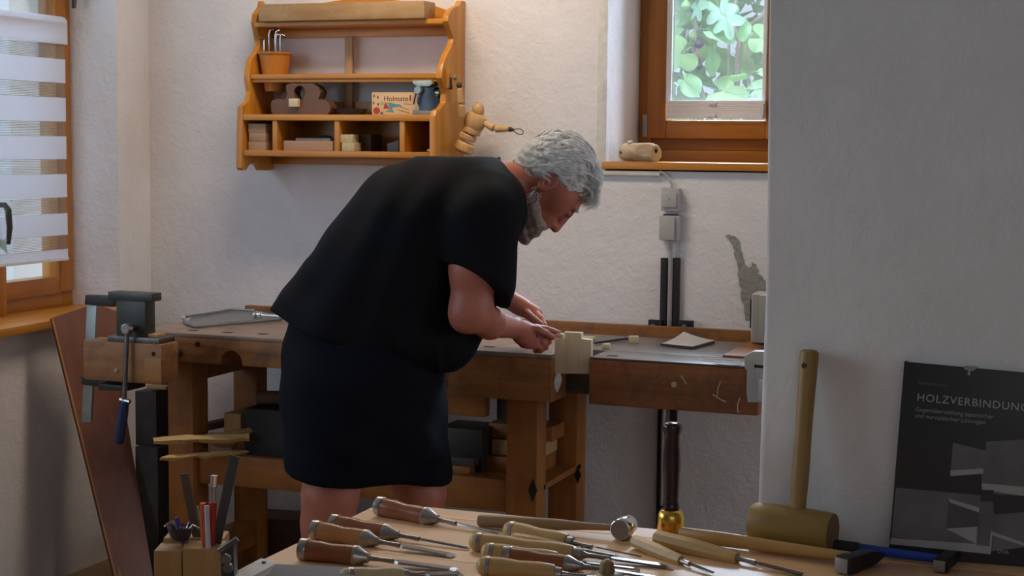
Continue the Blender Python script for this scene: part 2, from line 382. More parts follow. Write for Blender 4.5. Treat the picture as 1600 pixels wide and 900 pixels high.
sn = st.nodes.new('ShaderNodeMath'); sn.operation = 'SINE'; st.links.new(mm_.outputs[0], sn.inputs[0])
al = st.nodes.new('ShaderNodeMapRange'); al.inputs[1].default_value = -.3; al.inputs[2].default_value = .3; al.inputs[3].default_value = .06; al.inputs[4].default_value = .55
st.links.new(sn.outputs[0], al.inputs[0]); st.links.new(al.outputs[0], sb.inputs['Alpha']); sb.inputs['Base Color'].default_value = (.35, .33, .32, 1); sb.inputs['Roughness'].default_value = .9
bm = B(); lathe(bm, (BX - .012, yw, ed[0] - .022), (BX - .012, ye, ed[0] - .022), [(0, .024), (ye - yw, .024)], 18); mk('roller', bm, BAND, t)
boxo('fabric_band', BAND, t, BX + .009, BX + .0115, yw, ye, ed[1], ed[0] - .02, 0)
for k in range(2, 13, 2):
    boxo('fabric_band', BAND, t, BX - .001, BX + .001, yw, ye, ed[k+1], ed[k], 0)
for k in range(1, 13, 2):
    boxo('sheer_band', sm, t, BX - .0005, BX + .0005, yw, ye - .005, ed[k+1], ed[k], 0)
boxo('bottom_bar', WHITEPL, t, BX - .006, BX + .006, yw, ye, ed[13] - .006, ed[13] + .004, .002)

# ================================================================ OUTSIDE
LEAF = [plain('fig_leaf_%d' % i, c, .45, 0, .18, .1, 14) for i, c in enumerate(((.07, .17, .09), (.13, .27, .12), (.16, .28, .21), (.20, .36, .15)))]
for m in LEAF:   # leaves let light through
    tt = m.node_tree; pb = tt.nodes['Principled BSDF']; tr = tt.nodes.new('ShaderNodeBsdfTranslucent'); tr.inputs[0].default_value = (.24, .46, .16, 1)
    mx2 = tt.nodes.new('ShaderNodeMixShader'); mx2.inputs[0].default_value = .35
    tt.links.new(pb.outputs[0], mx2.inputs[1]); tt.links.new(tr.outputs[0], mx2.inputs[2]); tt.links.new(mx2.outputs[0], tt.nodes['Material Output'].inputs[0])
BARK = plain('fig_bark', (.20, .17, .15), .85, 0, .3, .5, 25)
def leaf_mesh(name, lobes, mat, size=.11):
    """palmate fig leaf: lobes with a raised midrib, 1 m unit = size"""
    bm = B(); c = bm.verts.new((0, 0, 0)); out = []
    n = 44
    for i in range(n):
        a = -math.pi * .86 + 2 * math.pi * .86 * i / (n - 1)
        r = .50 + .5 * abs(math.cos(a * lobes * .5 * 1.05)) ** 1.1 if lobes > 1 else (.42 + .55 * max(0, math.cos(a)) ** 1.3)
        r *= 1.0 - .22 * abs(a) / math.pi
        out.append(bm.verts.new((math.cos(a) * r * size, math.sin(a) * r * size * .9, -.16 * size * r * r + .05 * size * math.sin(a * 5))))
    for a, b in zip(out, out[1:]): bm.faces.new([c, a, b])
    tube(bm, [(-.55*size, 0, -.03*size), (-.2*size, 0, 0), (0, 0, .008*size), (.5*size, 0, -.035*size), (.9*size, 0, -.13*size)], [.016*size, .014*size, .014*size, .009*size, .003*size], 4)
    me = bpy.data.meshes.new(name); bm.to_mesh(me); bm.free(); me.materials.append(mat)
    me.polygons.foreach_set('use_smooth', [True]*len(me.polygons)); return me
bm = B(); box(bm, -9, 6, .55, 14, -.4, -.3); box(bm, -12, -3.62, -8, .55, -.4, -.3); struct(mk('ground', bm, plain('lawn', (.14, .25, .07), .9, 0, .3, .5, 12), None), 'grass outside')
FT = thing('fig_tree', (-1.7, 1.75, -.3), 'fig tree with broad lobed leaves and dark figs right outside the small window', 'tree')
bm = B()
tr0 = [(-1.4754,1.75,1.1601),(-1.4885,1.75,1.6112),(-1.4846,1.75,1.7954),(-1.4782,1.75,1.8688)]
tube(bm, [(-1.85, 1.75, -.3)] + [tuple(p) for p in tr0] + [(-1.4258,1.7,1.9219), (-1.3686,1.65,1.9558), (-1.2705,1.6,2.0638)], [.03, .016, .014, .013, .012, .010, .008, .006], 8)
tube(bm, [(-1.4808,1.75,1.8636),(-1.5125,1.8,1.9305),(-1.5094,1.8,2.0358),(-1.5064,1.8,2.1408)], [.010, .008, .008, .007], 7)
mk('trunk', bm, BARK, FT)
for pts_ in ([(-1.5689,1.95,1.6983),(-1.5701,1.95,1.8746)], [(-1.4732,1.9,1.7443),(-1.4764,1.9,1.8836)], [(-1.7169,1.9,1.7241),(-1.7429,1.85,1.8437),(-1.7249,1.85,1.9188)], [(-1.6208,1.6,1.8016),(-1.6307,1.6,1.8923),(-1.6299,1.6,1.9826)], [(-1.6619,1.9,1.6424),(-1.6916,1.9,1.724)]):
    bm = B(); p_ = [Vector(p) for p in pts_]; p_[0] = p_[0] - (p_[1] - p_[0]) * .6
    tube(bm, p_, .0065, 7); mk('branch', bm, BARK, FT)
FIG = plain('ripe_fig', (.035, .03, .06), .5, 0, .3); FIGR = plain('reddish_fig', (.16, .06, .05), .5, 0, .3); FIGG = plain('green_fig', (.17, .33, .12), .5, 0, .2)
for (c, m_, r_) in (((-1.6137,1.6,1.8455), FIG, .021), ((-1.6371,1.6,1.8148), FIG, .018), ((-1.6208,1.58,1.7876), FIGR, .023), ((-1.6145,1.6,1.7576), FIG, .019), ((-1.6408,1.62,1.8782), FIGG, .022), ((-1.6704,1.6,2.0014), FIGG, .022)):
    bm = B(); lathe(bm, (c[0], c[1], c[2] - r_), (c[0], c[1], c[2] + r_), [(0, r_*.2), (r_*.3, r_*.75), (r_*.8, r_), (r_*1.3, r_*.85), (r_*1.8, r_*.4), (r_*2.2, r_*.12)], 12); mk('fig', bm, m_, FT)
LM = [leaf_mesh('fig_leaf', 5, LEAF[2]), leaf_mesh('fig_leaf', 5, LEAF[0]), leaf_mesh('fig_leaf', 1, LEAF[1]), leaf_mesh('fig_leaf', 3, LEAF[3])]
def leaf(me, p, rz, ry, rx, s):
    o = bpy.data.objects.new('leaf', me); COL.objects.link(o); o.parent = FT; o.location = Vector(p) - FT.location
    o.rotation_euler = (rx, ry, rz); o.scale = (s, s, s)
rr = random.Random(3)
# the large leaves one can pick out
for p, i, rz, ry, rx, s in (((-1.5969,1.5,1.9865), 0, -1.2, .9, 1.0, 1.0), ((-1.5052,1.5,1.9745), 0, -.6, 1.0, .9, 1.25), ((-1.4736,1.48,1.9321), 0, -.9, 1.1, .8, 1.2), ((-1.6851,1.5,1.9067), 2, 2.6, .3, 1.1, 1.4), ((-1.5424,1.5,1.8892), 2, .1, .25, .6, 1.5), ((-1.4131,1.5,1.9124), 2, -1.2, .9, .9, 1.1), ((-1.667,1.5,1.7966), 3, 2.9, .5, 1.2, 1.5), ((-1.5475,1.55,1.8058), 2, -1.4, 1.3, .9, 1.4), ((-1.6437,1.5,1.694), 2, -.5, .6, 1.1, 1.3), ((-1.3556,1.5,1.6548), 2, .4, -.3, .9, 1.5), ((-1.4967,1.55,1.6518), 3, -.2, .2, 1.0, 1.5), ((-1.3211,1.45,1.723), 2, .3, 0, .5, 1.1), ((-1.3956,1.5,1.7106), 2, 3.0, .1, .4, .9), ((-1.3453,1.55,1.8593), 3, .5, .4, 1.2, 1.2)):
    leaf(LM[i], p, rz, ry, rx, s * .66)
for k in range(280):
    yy = rr.uniform(1.75, 2.7) if k % 4 == 0 else rr.uniform(1.98, 2.9); w = (yy + 4.83)
    leaf(LM[rr.choice((0, 1, 2, 2, 3, 3))], (rr.uniform(-.37, -.13) * w * .98, yy, rr.uniform(1.1, 2.35)), rr.uniform(0, 6.28), rr.uniform(-.8, 1.2), rr.uniform(.2, 1.5), rr.uniform(.55, 1.05))
# hedges far behind, uncountable leaves
def hedge(name, label, x0, x1, y0, y1, z0, z1, n, seed, mat):
    r = random.Random(seed); vs = []; fs = []
    for k in range(n):
        c = Vector((r.uniform(x0, x1), r.uniform(y0, y1), r.uniform(z0, z1))); q = Quaternion((r.gauss(0,1), r.gauss(0,1), r.gauss(0,1), r.gauss(0,1))).normalized()
        s = r.uniform(.05, .12); i = len(vs)
        for p in ((-s, 0, 0), (0, -s*.45, .01), (s, 0, 0), (0, s*.45, .01)): vs.append(c + q @ Vector(p))
        fs.append((i, i+1, i+2, i+3))
    me = bpy.data.meshes.new(name); me.from_pydata(vs, [], fs); me.materials.append(mat); o = bpy.data.objects.new(name, me); COL.objects.link(o)
    return tag(o, label, 'hedge', None, 'stuff')
hedge('hedge', 'bright green leafage of the garden behind the fig tree', -4.2, -.4, 3.2, 5.0, -.3, 3.6, 5200, 5, LEAF[3])
hedge('hedge', 'green garden bushes seen between the stripes of the left window blind', -9.5, -7.0, -2.5, 4.5, -.3, 2.1, 2600, 6, LEAF[2])
# ================================================================ WALL SHELF
XL, XR_, SY = -2.7062, -1.9847, -.205
SH = thing('wall_shelf', ((XL + XR_)/2, -.1, 1.33), 'honey pine wall shelf with scrolled sides hanging above the workbench', 'shelf')
def side(pxprof, x, th):
    pts = [(x, min(0, y), z) for (y, z) in pxprof]
    bm = B(); prism(bm, pts, (th, 0, 0)); return mk('side_panel', bm, pine('Z'), SH, .0035, sharp=30)
zt = 1.868
profL = [(-0.0696,1.8963),(-0.074,1.879),(-0.1082,1.851),(-0.1169,1.823),(-0.1045,1.7924),(-0.0921,1.7615),(-0.0965,1.738),(-0.1178,1.7199),(-0.1432,1.7017),(-0.1601,1.6673),(-0.1646,1.6336),(-0.1525,1.5941),(-0.1653,1.5622),(-0.2068,1.5423),(-0.2116,1.4733),(-0.2171,1.3435),(-0.2049,1.3349),(-0.1884,1.3347),(-0.1674,1.3514),(-0.138,1.3597),(-0.1042,1.3509),(-0.0873,1.3336),(-0.0354,1.3329),(-0.0002,1.3369)]
profL = [(-.0, zt)] + [(-.04, zt + .01)] + profL + [(0, 1.335)]
side(profL, XL, .020)
profR = [(-0.0308,1.8861),(-0.0519,1.8701),(-0.094,1.8586),(-0.1148,1.8509),(-0.1404,1.8309),(-0.1453,1.8126),(-0.1241,1.7862),(-0.0976,1.7619),(-0.1129,1.7368),(-0.1589,1.7002),(-0.184,1.6691),(-0.1937,1.6329),(-0.1571,1.5865),(-0.1618,1.5583),(-0.1922,1.5395),(-0.2325,1.5307),(-0.2423,1.5127),(-0.2407,1.4018),(-0.24,1.3542),(-0.2198,1.346),(-0.1793,1.3656),(-0.1167,1.3448),(-0.053,1.344)]
profR = [(0, profR[0][1] + .0)] + profR + [(0, 1.335)]
side([(y, z) for y, z in profR], XR_ - .020, .020)
x0, x1 = XL + .020, XR_ - .020
def plank(z, y0, th=.018, name='shelf_board', y1=0): return boxo(name, pine('X'), SH, x0, x1, y0, y1, z - th, z, .0035)
zTop = 1.8225; z1 = 1.6505; z2 = 1.5184; z3 = 1.402
plank(zTop, -.130, .016); plank(z1, -.158, .016); plank(z2, -.208, .020); plank(z3, -.208, .020)
boxo('moulding', pine('X'), SH, x0, x1, -.152, -.140, z1 - .027, z1 - .016, .003)
boxo('back_rail', pine('X'), SH, x0, x1, -.018, 0, 1.7766, zTop - .016, .002)
boxo('back_rail', pine('X'), SH, x0, x1, -.018, 0, z2, 1.5643, .002)
boxo('back_rail', pine('X'), SH, x0, x1, -.018, 0, 1.3546, z3 - .020, .002)
boxo('back_panel', pine('X'), SH, x0, x1, -.006, 0, z3, z2 - .020, 0)
for d in (-2.5697, -2.3444, -2.1148):
    boxo('divider', pine('Z'), SH, d - .009, d + .009, -.204, -.006, z3, z2 - .020, .002)
# scalloped crest between the sides
bm = B(); pts = []
for i in range(21):
    u = i / 20; pts.append((x0 + (x1 - x0) * u, -.016, 1.868 + .035 * math.exp(-((u - .5) / .33) ** 2) - .018 * math.exp(-((u - .94) / .045) ** 2) - .018 * math.exp(-((u - .06) / .045) ** 2)))
prism(bm, [(x0, -.016, zTop)] + pts + [(x1, -.016, zTop)], (0, .016, 0)); mk('back_rail', bm, pine('X'), SH, .002)
# ---- things on the shelf
t = boxo('beam', wood('old_beam', (.26, .14, .05), (.40, .24, .10), 'X', .6, 1, ((.55, .42, .25), .25), .5), None, -2.6606, -2.064, -.15, -.06, zTop, 1.8795, .006, jit=.002)
tag(t, 'rough old squared timber beam lying along the top of the wall shelf', 'beam')
c = (-2.6304,1.6869); zp = z1
t = thing('plant_pot', (c[0], -.09, z1 - .045), 'orange plastic flowerpot set through the upper shelf board with wire hooks in it', 'pot')
bm = B(); zr = 1.7249; zl = 1.5961; rr_ = 0.0577; H = zr - zl
t.location = (c[0], -.09, zl)
prof_ = [(0, rr_*.0 + .001), (0, rr_*.58), (H*.95, rr_*.93), (H*.95, rr_), (H, rr_*1.02), (H, rr_*.93), (H*.93, rr_*.88), (.006, rr_*.53), (.006, .001)]
lathe(bm, (c[0], -.09, zl), (c[0], -.09, zr), prof_, 28, caps=False); mk('pot_body', bm, plain('orange_plastic', (.50, .17, .012), .5, 0, .06), t)
for i, (dx, px, py) in enumerate(((-.032, 0, .05), (-.020, .0, .072), (.0, 0, .062), (.010, 0, .068), (.022, 0, .060))):
    tt = thing('wire_hook', (c[0] + dx, -.09, zr - .05), ['bent steel wire hook farthest left in the orange flowerpot', 'bent steel wire hook second from left in the orange flowerpot', 'bent steel wire hook in the middle of the orange flowerpot', 'bent steel wire hook second from right in the orange flowerpot', 'bent steel wire hook farthest right in the orange flowerpot'][i], 'hook', 'steel hooks in the flowerpot')
    bm = B(); x_ = c[0] + dx; yy = -.095 + .012*(i % 3 - 1)
    tube(bm, [(x_*1.0 + .3*0, yy, zl + .02), (x_, yy, zr + py - .012), (x_ + .004, yy, zr + py), (x_ + (.020 if i != 0 else -.022), yy - .004, zr + py + (.004 if i % 2 else -.006))], .0018, 7)
    mk('wire', bm, CHROME, tt)
# wooden slat standing behind the boards
s = (-2.4026,-2.3744,1.5493,1.7784)
t = boxo('batten', old_light('Z'), None, s[0], s[1], -.033, -.019, z2 + .0, s[3], .002); tag(t, 'upright light wooden batten standing at the back of the wall shelf', 'batten')
# brown wooden hand plane body with a round hole
def P2(px, py, y=-.14): return None
yo = -.15
bm = B()
out = [(-2.6142,-0.15,1.5585),(-2.6094,-0.15,1.571),(-2.5927,-0.15,1.5773),(-2.5737,-0.15,1.5752),(-2.5618,-0.15,1.5752),(-2.5523,-0.15,1.5877),(-2.557,-0.15,1.6085),(-2.557,-0.15,1.621),(-2.538,-0.15,1.6272),(-2.4606,-0.15,1.6268),(-2.4419,-0.15,1.6164),(-2.4303,-0.15,1.5998),(-2.435,-0.15,1.5854),(-2.4396,-0.15,1.5751),(-2.421,-0.15,1.575),(-2.4071,-0.15,1.5688),(-2.3955,-0.15,1.5544),(-2.3955,-0.15,1.5379),(-2.4071,-0.15,1.5255),(-2.5976,-0.15,1.525),(-2.6119,-0.15,1.5333)]
hole_c = Vector((-2.5075,-0.15,1.5959)); 
pts = [bm.verts.new(p) for p in out]; n = 18
hl = [bm.verts.new(hole_c + Vector((math.cos(2*math.pi*i/n) * .0215, 0, math.sin(2*math.pi*i/n) * .0235))) for i in range(n)]
es = [bm.edges.new((pts[i], pts[(i+1) % len(pts)])) for i in range(len(pts))] + [bm.edges.new((hl[i], hl[(i+1) % n])) for i in range(n)]
bmesh.ops.triangle_fill(bm, use_beauty=True, edges=es)
g = bmesh.ops.extrude_face_region(bm, geom=list(bm.faces)); 
for v in g['geom']:
    if isinstance(v, bmesh.types.BMVert): v.co.y += .045
zmin = min(v.co.z for v in bm.verts)
for v in bm.verts: v.co.z += z2 - zmin
t = thing('wooden_plane', (hole_c.x, -.13, z2), 'dark brown carved wooden hand plane with a round finger hole on the middle shelf', 'plane')
mk('plane_body', bm, wood('walnut_body', (.10, .045, .022), (.17, .08, .042), 'X', .5, 1, None, .1), t, sharp=50)
b_ = (-2.5379,-2.5049,1.5438,1.5708)
boxo('pale_wedge', pale_wood('X'), t, b_[0], b_[1], -.168, -.152, b_[2], b_[3], .001)
bm = B(); c_ = Vector((-2.4693,-0.12,1.626)); lathe(bm, c_ + Vector((0, 0, 0)), c_ + Vector((.3, 0, -1)), [(0, .008), (.002, .012), (.022, .012), (.027, .009)], 14); mk('rear_knob', bm, old_light('Z'), t)
# dark blue flat dish
bm = B(); c_ = (-2.3365,-0.12,1.5387)
lathe(bm, (c_[0], -.12, z2), (c_[0], -.12, z2 + .1), [(0, .035), (.004, .045), (.018, .058), (.020, .060), (.018, .055), (.006, .040)], 24, (1.0, .5)); 
t = mk('dish', bm, plain('slate_blue', (.018, .025, .045), .5), None); tag(t, 'low dark blue dish on the middle shelf beside the brown plane', 'dish')
# child's painted sign
SG = thing('painted_sign', (-2.188, -.12, z2), 'childs painted wooden sign with scribbled letters on the middle shelf', 'sign')
q = (-2.2559,-2.0779,1.5224,1.5917)
boxo('board', plain('sign_wood', (.66, .47, .26), .6, 0, .05), SG, q[0], q[1], -.13, -.120, z2, q[3], .001)
INK = plain('brown_ink', (.16, .06, .03), .7); REDP = plain('red_paint', (.42, .05, .02), .6); TEAL = plain('teal_paint', (.10, .28, .32), .6); GRNP = plain('green_paint', (.30, .42, .22), .6); BLUP = plain('blue_paint', (.03, .08, .25), .6)
wq = q[1] - q[0]
text_part('lettering', 'Holmate', .0245, INK, SG, (q[0] + wq*.235, -.1302, 1.5632), (1, 0, 0), (0, 0, 1), spacing=1.02)
def blob(name, mat, pts_, r=None):
    bm = B(); prism(bm, pts_, (0, -.0005, 0)); return mk(name, bm, mat, SG)
def pdisc(px, rx, rz): return [(px[0] + rx*math.cos(a*math.pi/6), -.1301, px[2] + rz*math.sin(a*math.pi/6)) for a in range(12)]
blob('red_mark', REDP, pdisc((-2.1204,-0.13,1.5734), .0035, .011)); blob('red_circle', REDP, pdisc((-2.2388,-0.13,1.5325), .012, .0115))
for pp in ((-2.248,-0.13,1.5796), (-2.2344,-0.13,1.5755), (-2.2491,-0.13,1.5571), (-2.2332,-0.13,1.553)): blob('brown_mark', INK, pdisc(pp, .0026, .0055))
blob('green_mark', GRNP, pdisc((-2.2195,-0.13,1.5571), .007, .006)); blob('blue_mark', BLUP, pdisc((-2.2206,-0.13,1.5243), .0045, .004))
blob('red_triangle', REDP, [(-2.2082,-0.1301,1.5612),(-2.2149,-0.1301,1.5387),(-2.1922,-0.1301,1.5387)]); blob('teal_stroke', TEAL, [(-2.2014,-0.1301,1.5591),(-2.1584,-0.1301,1.553),(-2.1494,-0.1301,1.5469),(-2.1855,-0.1301,1.5428),(-2.1764,-0.1301,1.5265),(-2.2081,-0.1301,1.5305),(-2.2217,-0.1301,1.5263),(-2.19,-0.1301,1.5366)])
for a_, b_ in (((-2.1584,-0.1302,1.5469), (-2.1246,-0.1302,1.5347)), ((-2.1493,-0.1302,1.5326), (-2.1223,-0.1302,1.5246)), ((-2.1427,-0.1302,1.5551), (-2.1158,-0.1302,1.553)), ((-2.1628,-0.1302,1.5367), (-2.1471,-0.1302,1.5306))):
    bm = B(); bar(bm, a_, b_, .0014, .0014); mk('pen_stroke', bm, INK, SG)
# blue miniature bench vise
c_ = (-2.0643,-0.12,1.5229); vx = c_[0]; VI = thing('mini_vise', (vx, -.12, z2), 'small blue cast bench vise standing at the right end of the middle shelf', 'vise')
BV = plain('blue_enamel', (.016, .028, .055), .3, .1, .2, .1)
f = lambda px, py, y=-.15: 0
bm = B(); pts = [(-2.08,-0.16,1.5301),(-2.0756,-0.16,1.5382),(-2.0846,-0.16,1.5583),(-2.0825,-0.16,1.5744),(-2.0649,-0.16,1.5966),(-2.0738,-0.16,1.6087),(-2.0209,-0.16,1.6065),(-2.0274,-0.16,1.5945),(-2.0163,-0.16,1.5784),(-2.0008,-0.16,1.5624),(-2.0051,-0.16,1.5423),(-1.9984,-0.16,1.5263)]
prism(bm, pts, (0, .05, 0)); 
for v in bm.verts: v.co.z = max(v.co.z, z2 + .006)
mk('casting', bm, BV, VI, .004)
a_ = (-2.0982,-2.0297,1.6146,1.6287)
bm = B(); prism(bm, [(-2.0982,-0.165,1.6267),(-2.0342,-0.165,1.6284),(-2.0275,-0.165,1.6163),(-2.0407,-0.165,1.6084),(-2.0804,-0.165,1.6085),(-2.096,-0.165,1.6186)], (0, .055, 0)); mk('jaw', bm, plain('jaw_steel', (.42, .46, .40), .4, .5), VI, .001)
bm = B(); pc = Vector((-2.0759,-0.175,1.5961)); lathe(bm, pc, pc + Vector((0, 1, 0)), [(0, .011), (.004, .013), (.03, .013)], 16); mk('screw_boss', bm, plain('boss_metal', (.22, .27, .28), .35, .6), VI)
bm = B(); tube(bm, [(-2.0789,-0.178,1.5859),(-2.0876,-0.178,1.5518)], .0028, 8); mk('handle', bm, plain('handle_bar', (.07, .04, .05), .4, .3), VI)
bm = B(); pc = Vector((-2.0249,-0.14,1.5831)); lathe(bm, pc - Vector((.012, 0, 0)), pc + Vector((1, 0, -.2)), [(0, .016), (.02, .020), (.026, .018), (.028, .008)], 16); mk('rear_cylinder', bm, plain('vise_grey', (.10, .12, .11), .3, .5), VI)
q2 = (-2.08,-2.0027,1.5203,1.5385); boxo('base', plain('grey_base', (.20, .21, .24), .5), VI, vx - .035, vx + .035, -.16, -.10, z2, z2 + .016, .002)
# lower compartments
def blk(name, mat, px0, py0, px1, py1, yf, d, label, cat, z=None, bev=.0015, group=None):
    return None
q = (-2.6758,-2.6113,1.4028,1.4885)
t = thing('wood_block', ((q[0]+q[1])/2, -.16, z3), 'tall pale pink jointed wood block in the leftmost lower compartment', 'block')
PINKW = wood('pink_wood', (.36, .21, .13), (.46, .28, .18), 'X', .6, 2)
for k in range(3):
    zz0 = z3 + (q[3] - z3) * k / 3; zz1 = z3 + (q[3] - z3) * (k + 1) / 3
    boxo('block_layer', PINKW, t, q[0] + (.002 if k == 1 else 0), q[1], -.19, -.14, zz0, zz1 - .0008, .0008)
q = (-2.5451,-2.3658,1.4027,1.4337)
t = boxo('wooden_board', PINKW, None, q[0], q[1], -.19, -.10, z3, q[3], .0015); tag(t, 'flat pale pink wooden board in the second lower compartment', 'board')
q2_ = (-2.5112,-2.3853,1.436,1.4463); t = boxo('cardboard_strip', plain('grey_card', (.30, .26, .24), .8), None, q2_[0], q2_[1], -.17, -.10, q[3], q[3] + .009, .001); tag(t, 'thin greyish card strip lying on the pale pink board', 'card')
bm = B(); gc = (-2.4268,-0.13,1.4489); lathe(bm, (gc[0], -.13, q[3] + .009), (gc[0], -.13, 2), [(0, .022), (.004, .026), (.008, .018), (.010, .004)], 20, (1.1, .8)); t = mk('green_disc', bm, plain('dark_green', (.01, .10, .06), .4), None); tag(t, 'small dark green disc on the card strip in the lower compartment', 'disc')
PALEB = plain('yellow_pulp', (.50, .42, .24), .85, 0, .12, .5, 80)
qa = (-2.3332,-2.2876,1.4022,1.4288); t = boxo('peg_bundle', PALEB, None, qa[0] + .004, qa[1] + .004, -.20, -.15, z3, qa[3] - .0, .002, jit=.002); tag(t, 'lower of two ragged pale yellow blocks in the third lower compartment', 'block')
qb = (-2.3401,-2.2922,1.4308,1.4553); t = boxo('peg_bundle', PALEB, None, qb[0], qb[1], -.195, -.15, qa[3], qb[3], .002, jit=.002); tag(t, 'upper of two ragged pale yellow blocks in the third lower compartment', 'block')
qc = (-2.3173,-2.2531,1.4025,1.4561); t = boxo('dark_box', plain('dark_brown_box', (.05, .035, .02), .8), None, qc[0] + .012, qc[1], -.14, -.06, z3, qc[3], .002); tag(t, 'dark brown box at the back of the third lower compartment', 'box')
qd = (-2.1728,-2.1326,1.4019,1.4323); bm = B(); prism(bm, [(qd[0], -.19, z3), (qd[1], -.19, z3), (qd[1], -.19, qd[3] + .008), (qd[1] - .01, -.19, qd[3] + .004), (qd[0] + .01, -.19, qd[3] - .003), (qd[0], -.19, qd[3] - .004)], (0, .05, 0)); t = mk('tape_cutter', bm, plain('charcoal', (.03, .032, .033), .5), None, .001); tag(t, 'small charcoal tape cutter beside the third divider of the shelf', 'tape cutter')
bm = B(); pc = Vector((-2.033,-0.19,1.4052)); pc.z = z3 + .005; lathe(bm, pc, pc + Vector((1, 0, 0)), [(0, .004), (.010, .005)], 10); lathe(bm, pc + Vector((.011, 0, 0)), pc + Vector((2, 0, 0)), [(0, .005), (.016, .0048)], 10); t = mk('glue_stick', bm, plain('yellow_cap', (.42, .28, .05), .5), None); tag(t, 'tiny yellow cap lying in the rightmost lower compartment', 'cap')

# ---- jointed artist's mannequin hung at the side of the shelf
DW = wood('doll_wood', (.48, .27, .10), (.60, .37, .16), 'Z', .4, 3, None, .03)
MN = thing('artist_mannequin', (-1.9346,-0.1,1.3778), 'jointed wooden drawing mannequin with raised arms hung against the shelf side', 'mannequin')
MY = -.10  # depth of the doll
def mp(px, py, y=-.10): return None
pelvis = Vector((-1.9415,-0.1,1.4224)); waist = Vector((-1.933,-0.1,1.4509)); ribs = Vector((-1.92,-0.1,1.4712)); chest = Vector((-1.9092,-0.1,1.4995)); neck = Vector((-1.9006,-0.1,1.5157)); head = Vector((-1.8975,-0.1,1.5338))
ax = (chest - pelvis).normalized(); sd = Vector((ax.z, 0, -ax.x))
def slab(name, c, r, h, w=1.0, top=1.0):
    bm = B(); lathe(bm, c - ax*h/2, c + ax, [(0, r*.98), (h*.15, r*1.18), (h*.5, r*1.22), (h*.85, r*1.18*top), (h, r*1.02*top)], 22, (1, .75)); return mk(name, bm, DW, MN)
bm = B(); lathe(bm, chest - ax*.028, chest + ax, [(0, .027), (.006, .032), (.02, .036), (.038, .038), (.050, .033), (.060, .014)], 24, (1, .68)); mk('chest', bm, DW, MN)
slab('rib_segment', ribs, .026, .020); slab('waist_segment', waist, .0245, .020)
bm = B(); lathe(bm, pelvis - ax*.024, pelvis + ax, [(0, .024), (.01, .033), (.03, .032), (.036, .026)], 22, (1, .75)); mk('pelvis', bm, DW, MN)
bm = B(); lathe(bm, neck - ax*.006, head + Vector((0, 0, .02)), [(0, .007), (.014, .007)], 12); mk('neck', bm, DW, MN)
bm = B(); hd = Vector((-.05, -.12, 1)).normalized(); lathe(bm, head - hd*.0225, head + hd, [(0, .008), (.006, .0140), (.014, .0180), (.026, .0195), (.037, .0175), (.045, .010), (.048, .002)], 20, (1, 1.0)); mk('head', bm, DW, MN)
bm = B(); lathe(bm, head + hd*.021, head + hd*2, [(0, .0022), (.006, .0015)], 8); mk('head_screw', bm, IRON, MN)
def limb(name, a, b, r0_, r1_):
    a, b = Vector(a), Vector(b); L = (b - a).length; bm = B(); lathe(bm, a, b, [(0, r0_*.6), (L*.06, r0_), (L*.5, (r0_+r1_)/2*1.05), (L*.94, r1_), (L, r1_*.7)], 16); return mk(name, bm, DW, MN)
limb('upper_arm', (-1.8808,-0.1,1.4976), (-1.8398,-0.11,1.4776), .0085, .0115); limb('forearm', (-1.8355,-0.11,1.4766), (-1.7843,-0.12,1.4778), .0115, .0092)
bm = B(); h0 = Vector((-1.7843,-0.12,1.4758)); h1 = Vector((-1.7714,-0.12,1.4739)); lathe(bm, h0, h1, [(0, .008), (.006, .0075), (.014, .004)], 10); mk('cord_wrap', bm, plain('dark_cord', (.04, .042, .035), .8), MN)
bm = B(); lp = [(-1.7735,-0.12,1.4739),(-1.7629,-0.12,1.4769),(-1.7479,-0.12,1.477),(-1.7382,-0.12,1.4701),(-1.7392,-0.12,1.4622),(-1.7498,-0.12,1.4591),(-1.7627,-0.12,1.465),(-1.7714,-0.12,1.4719)]; tube(bm, lp, .0016, 7); mk('cord_loop', bm, plain('dark_cord', (.04, .042, .035), .8), MN)
limb('upper_arm', (-1.9408,-0.13,1.513), (-1.9392,-0.14,1.5529), .0115, .0105); limb('forearm', (-1.9403,-0.14,1.5569), (-1.942,-0.15,1.6026), .0105, .0085)
bm = B(); lathe(bm, (-1.9431,-0.15,1.6046), (-1.9432,-0.15,1.6226), [(0, .007), (.008, .010), (.016, .006)], 10); mk('cord_wrap', bm, plain('dark_cord', (.04, .042, .035), .8), MN)
# cabinet catch the hand hangs from
q = (-1.9661,-1.9465,1.6028,1.6628)
t = thing('wall_hook', (XR_ + .01, -.15, q[2]), 'dark catch on the right side of the wall shelf holding the mannequin hand', 'hook')
boxo('hook_block', pine('Z'), t, XR_, XR_ + .012, -.165, -.135, q[2], q[3], .002)
bm = B(); kc = Vector((-1.9401,-0.15,1.6365)); lathe(bm, (XR_ + .011, kc.y, kc.z), kc + Vector((1, 0, 0)), [(0, .003), (.012, .003), (.014, .009), (.020, .009), (.023, .004)], 14); mk('knob', bm, wood('olive_knob', (.20, .13, .05), (.30, .2, .08), 'Z', .4), t)
bm = B(); lathe(bm, (XR_ + .012, kc.y, kc.z - .004), (XR_ + .012, kc.y, kc.z - 1), [(0, .004), (.015, .005), (.03, .008), (.034, .004)], 10); mk('metal_clip', bm, IRON, t)

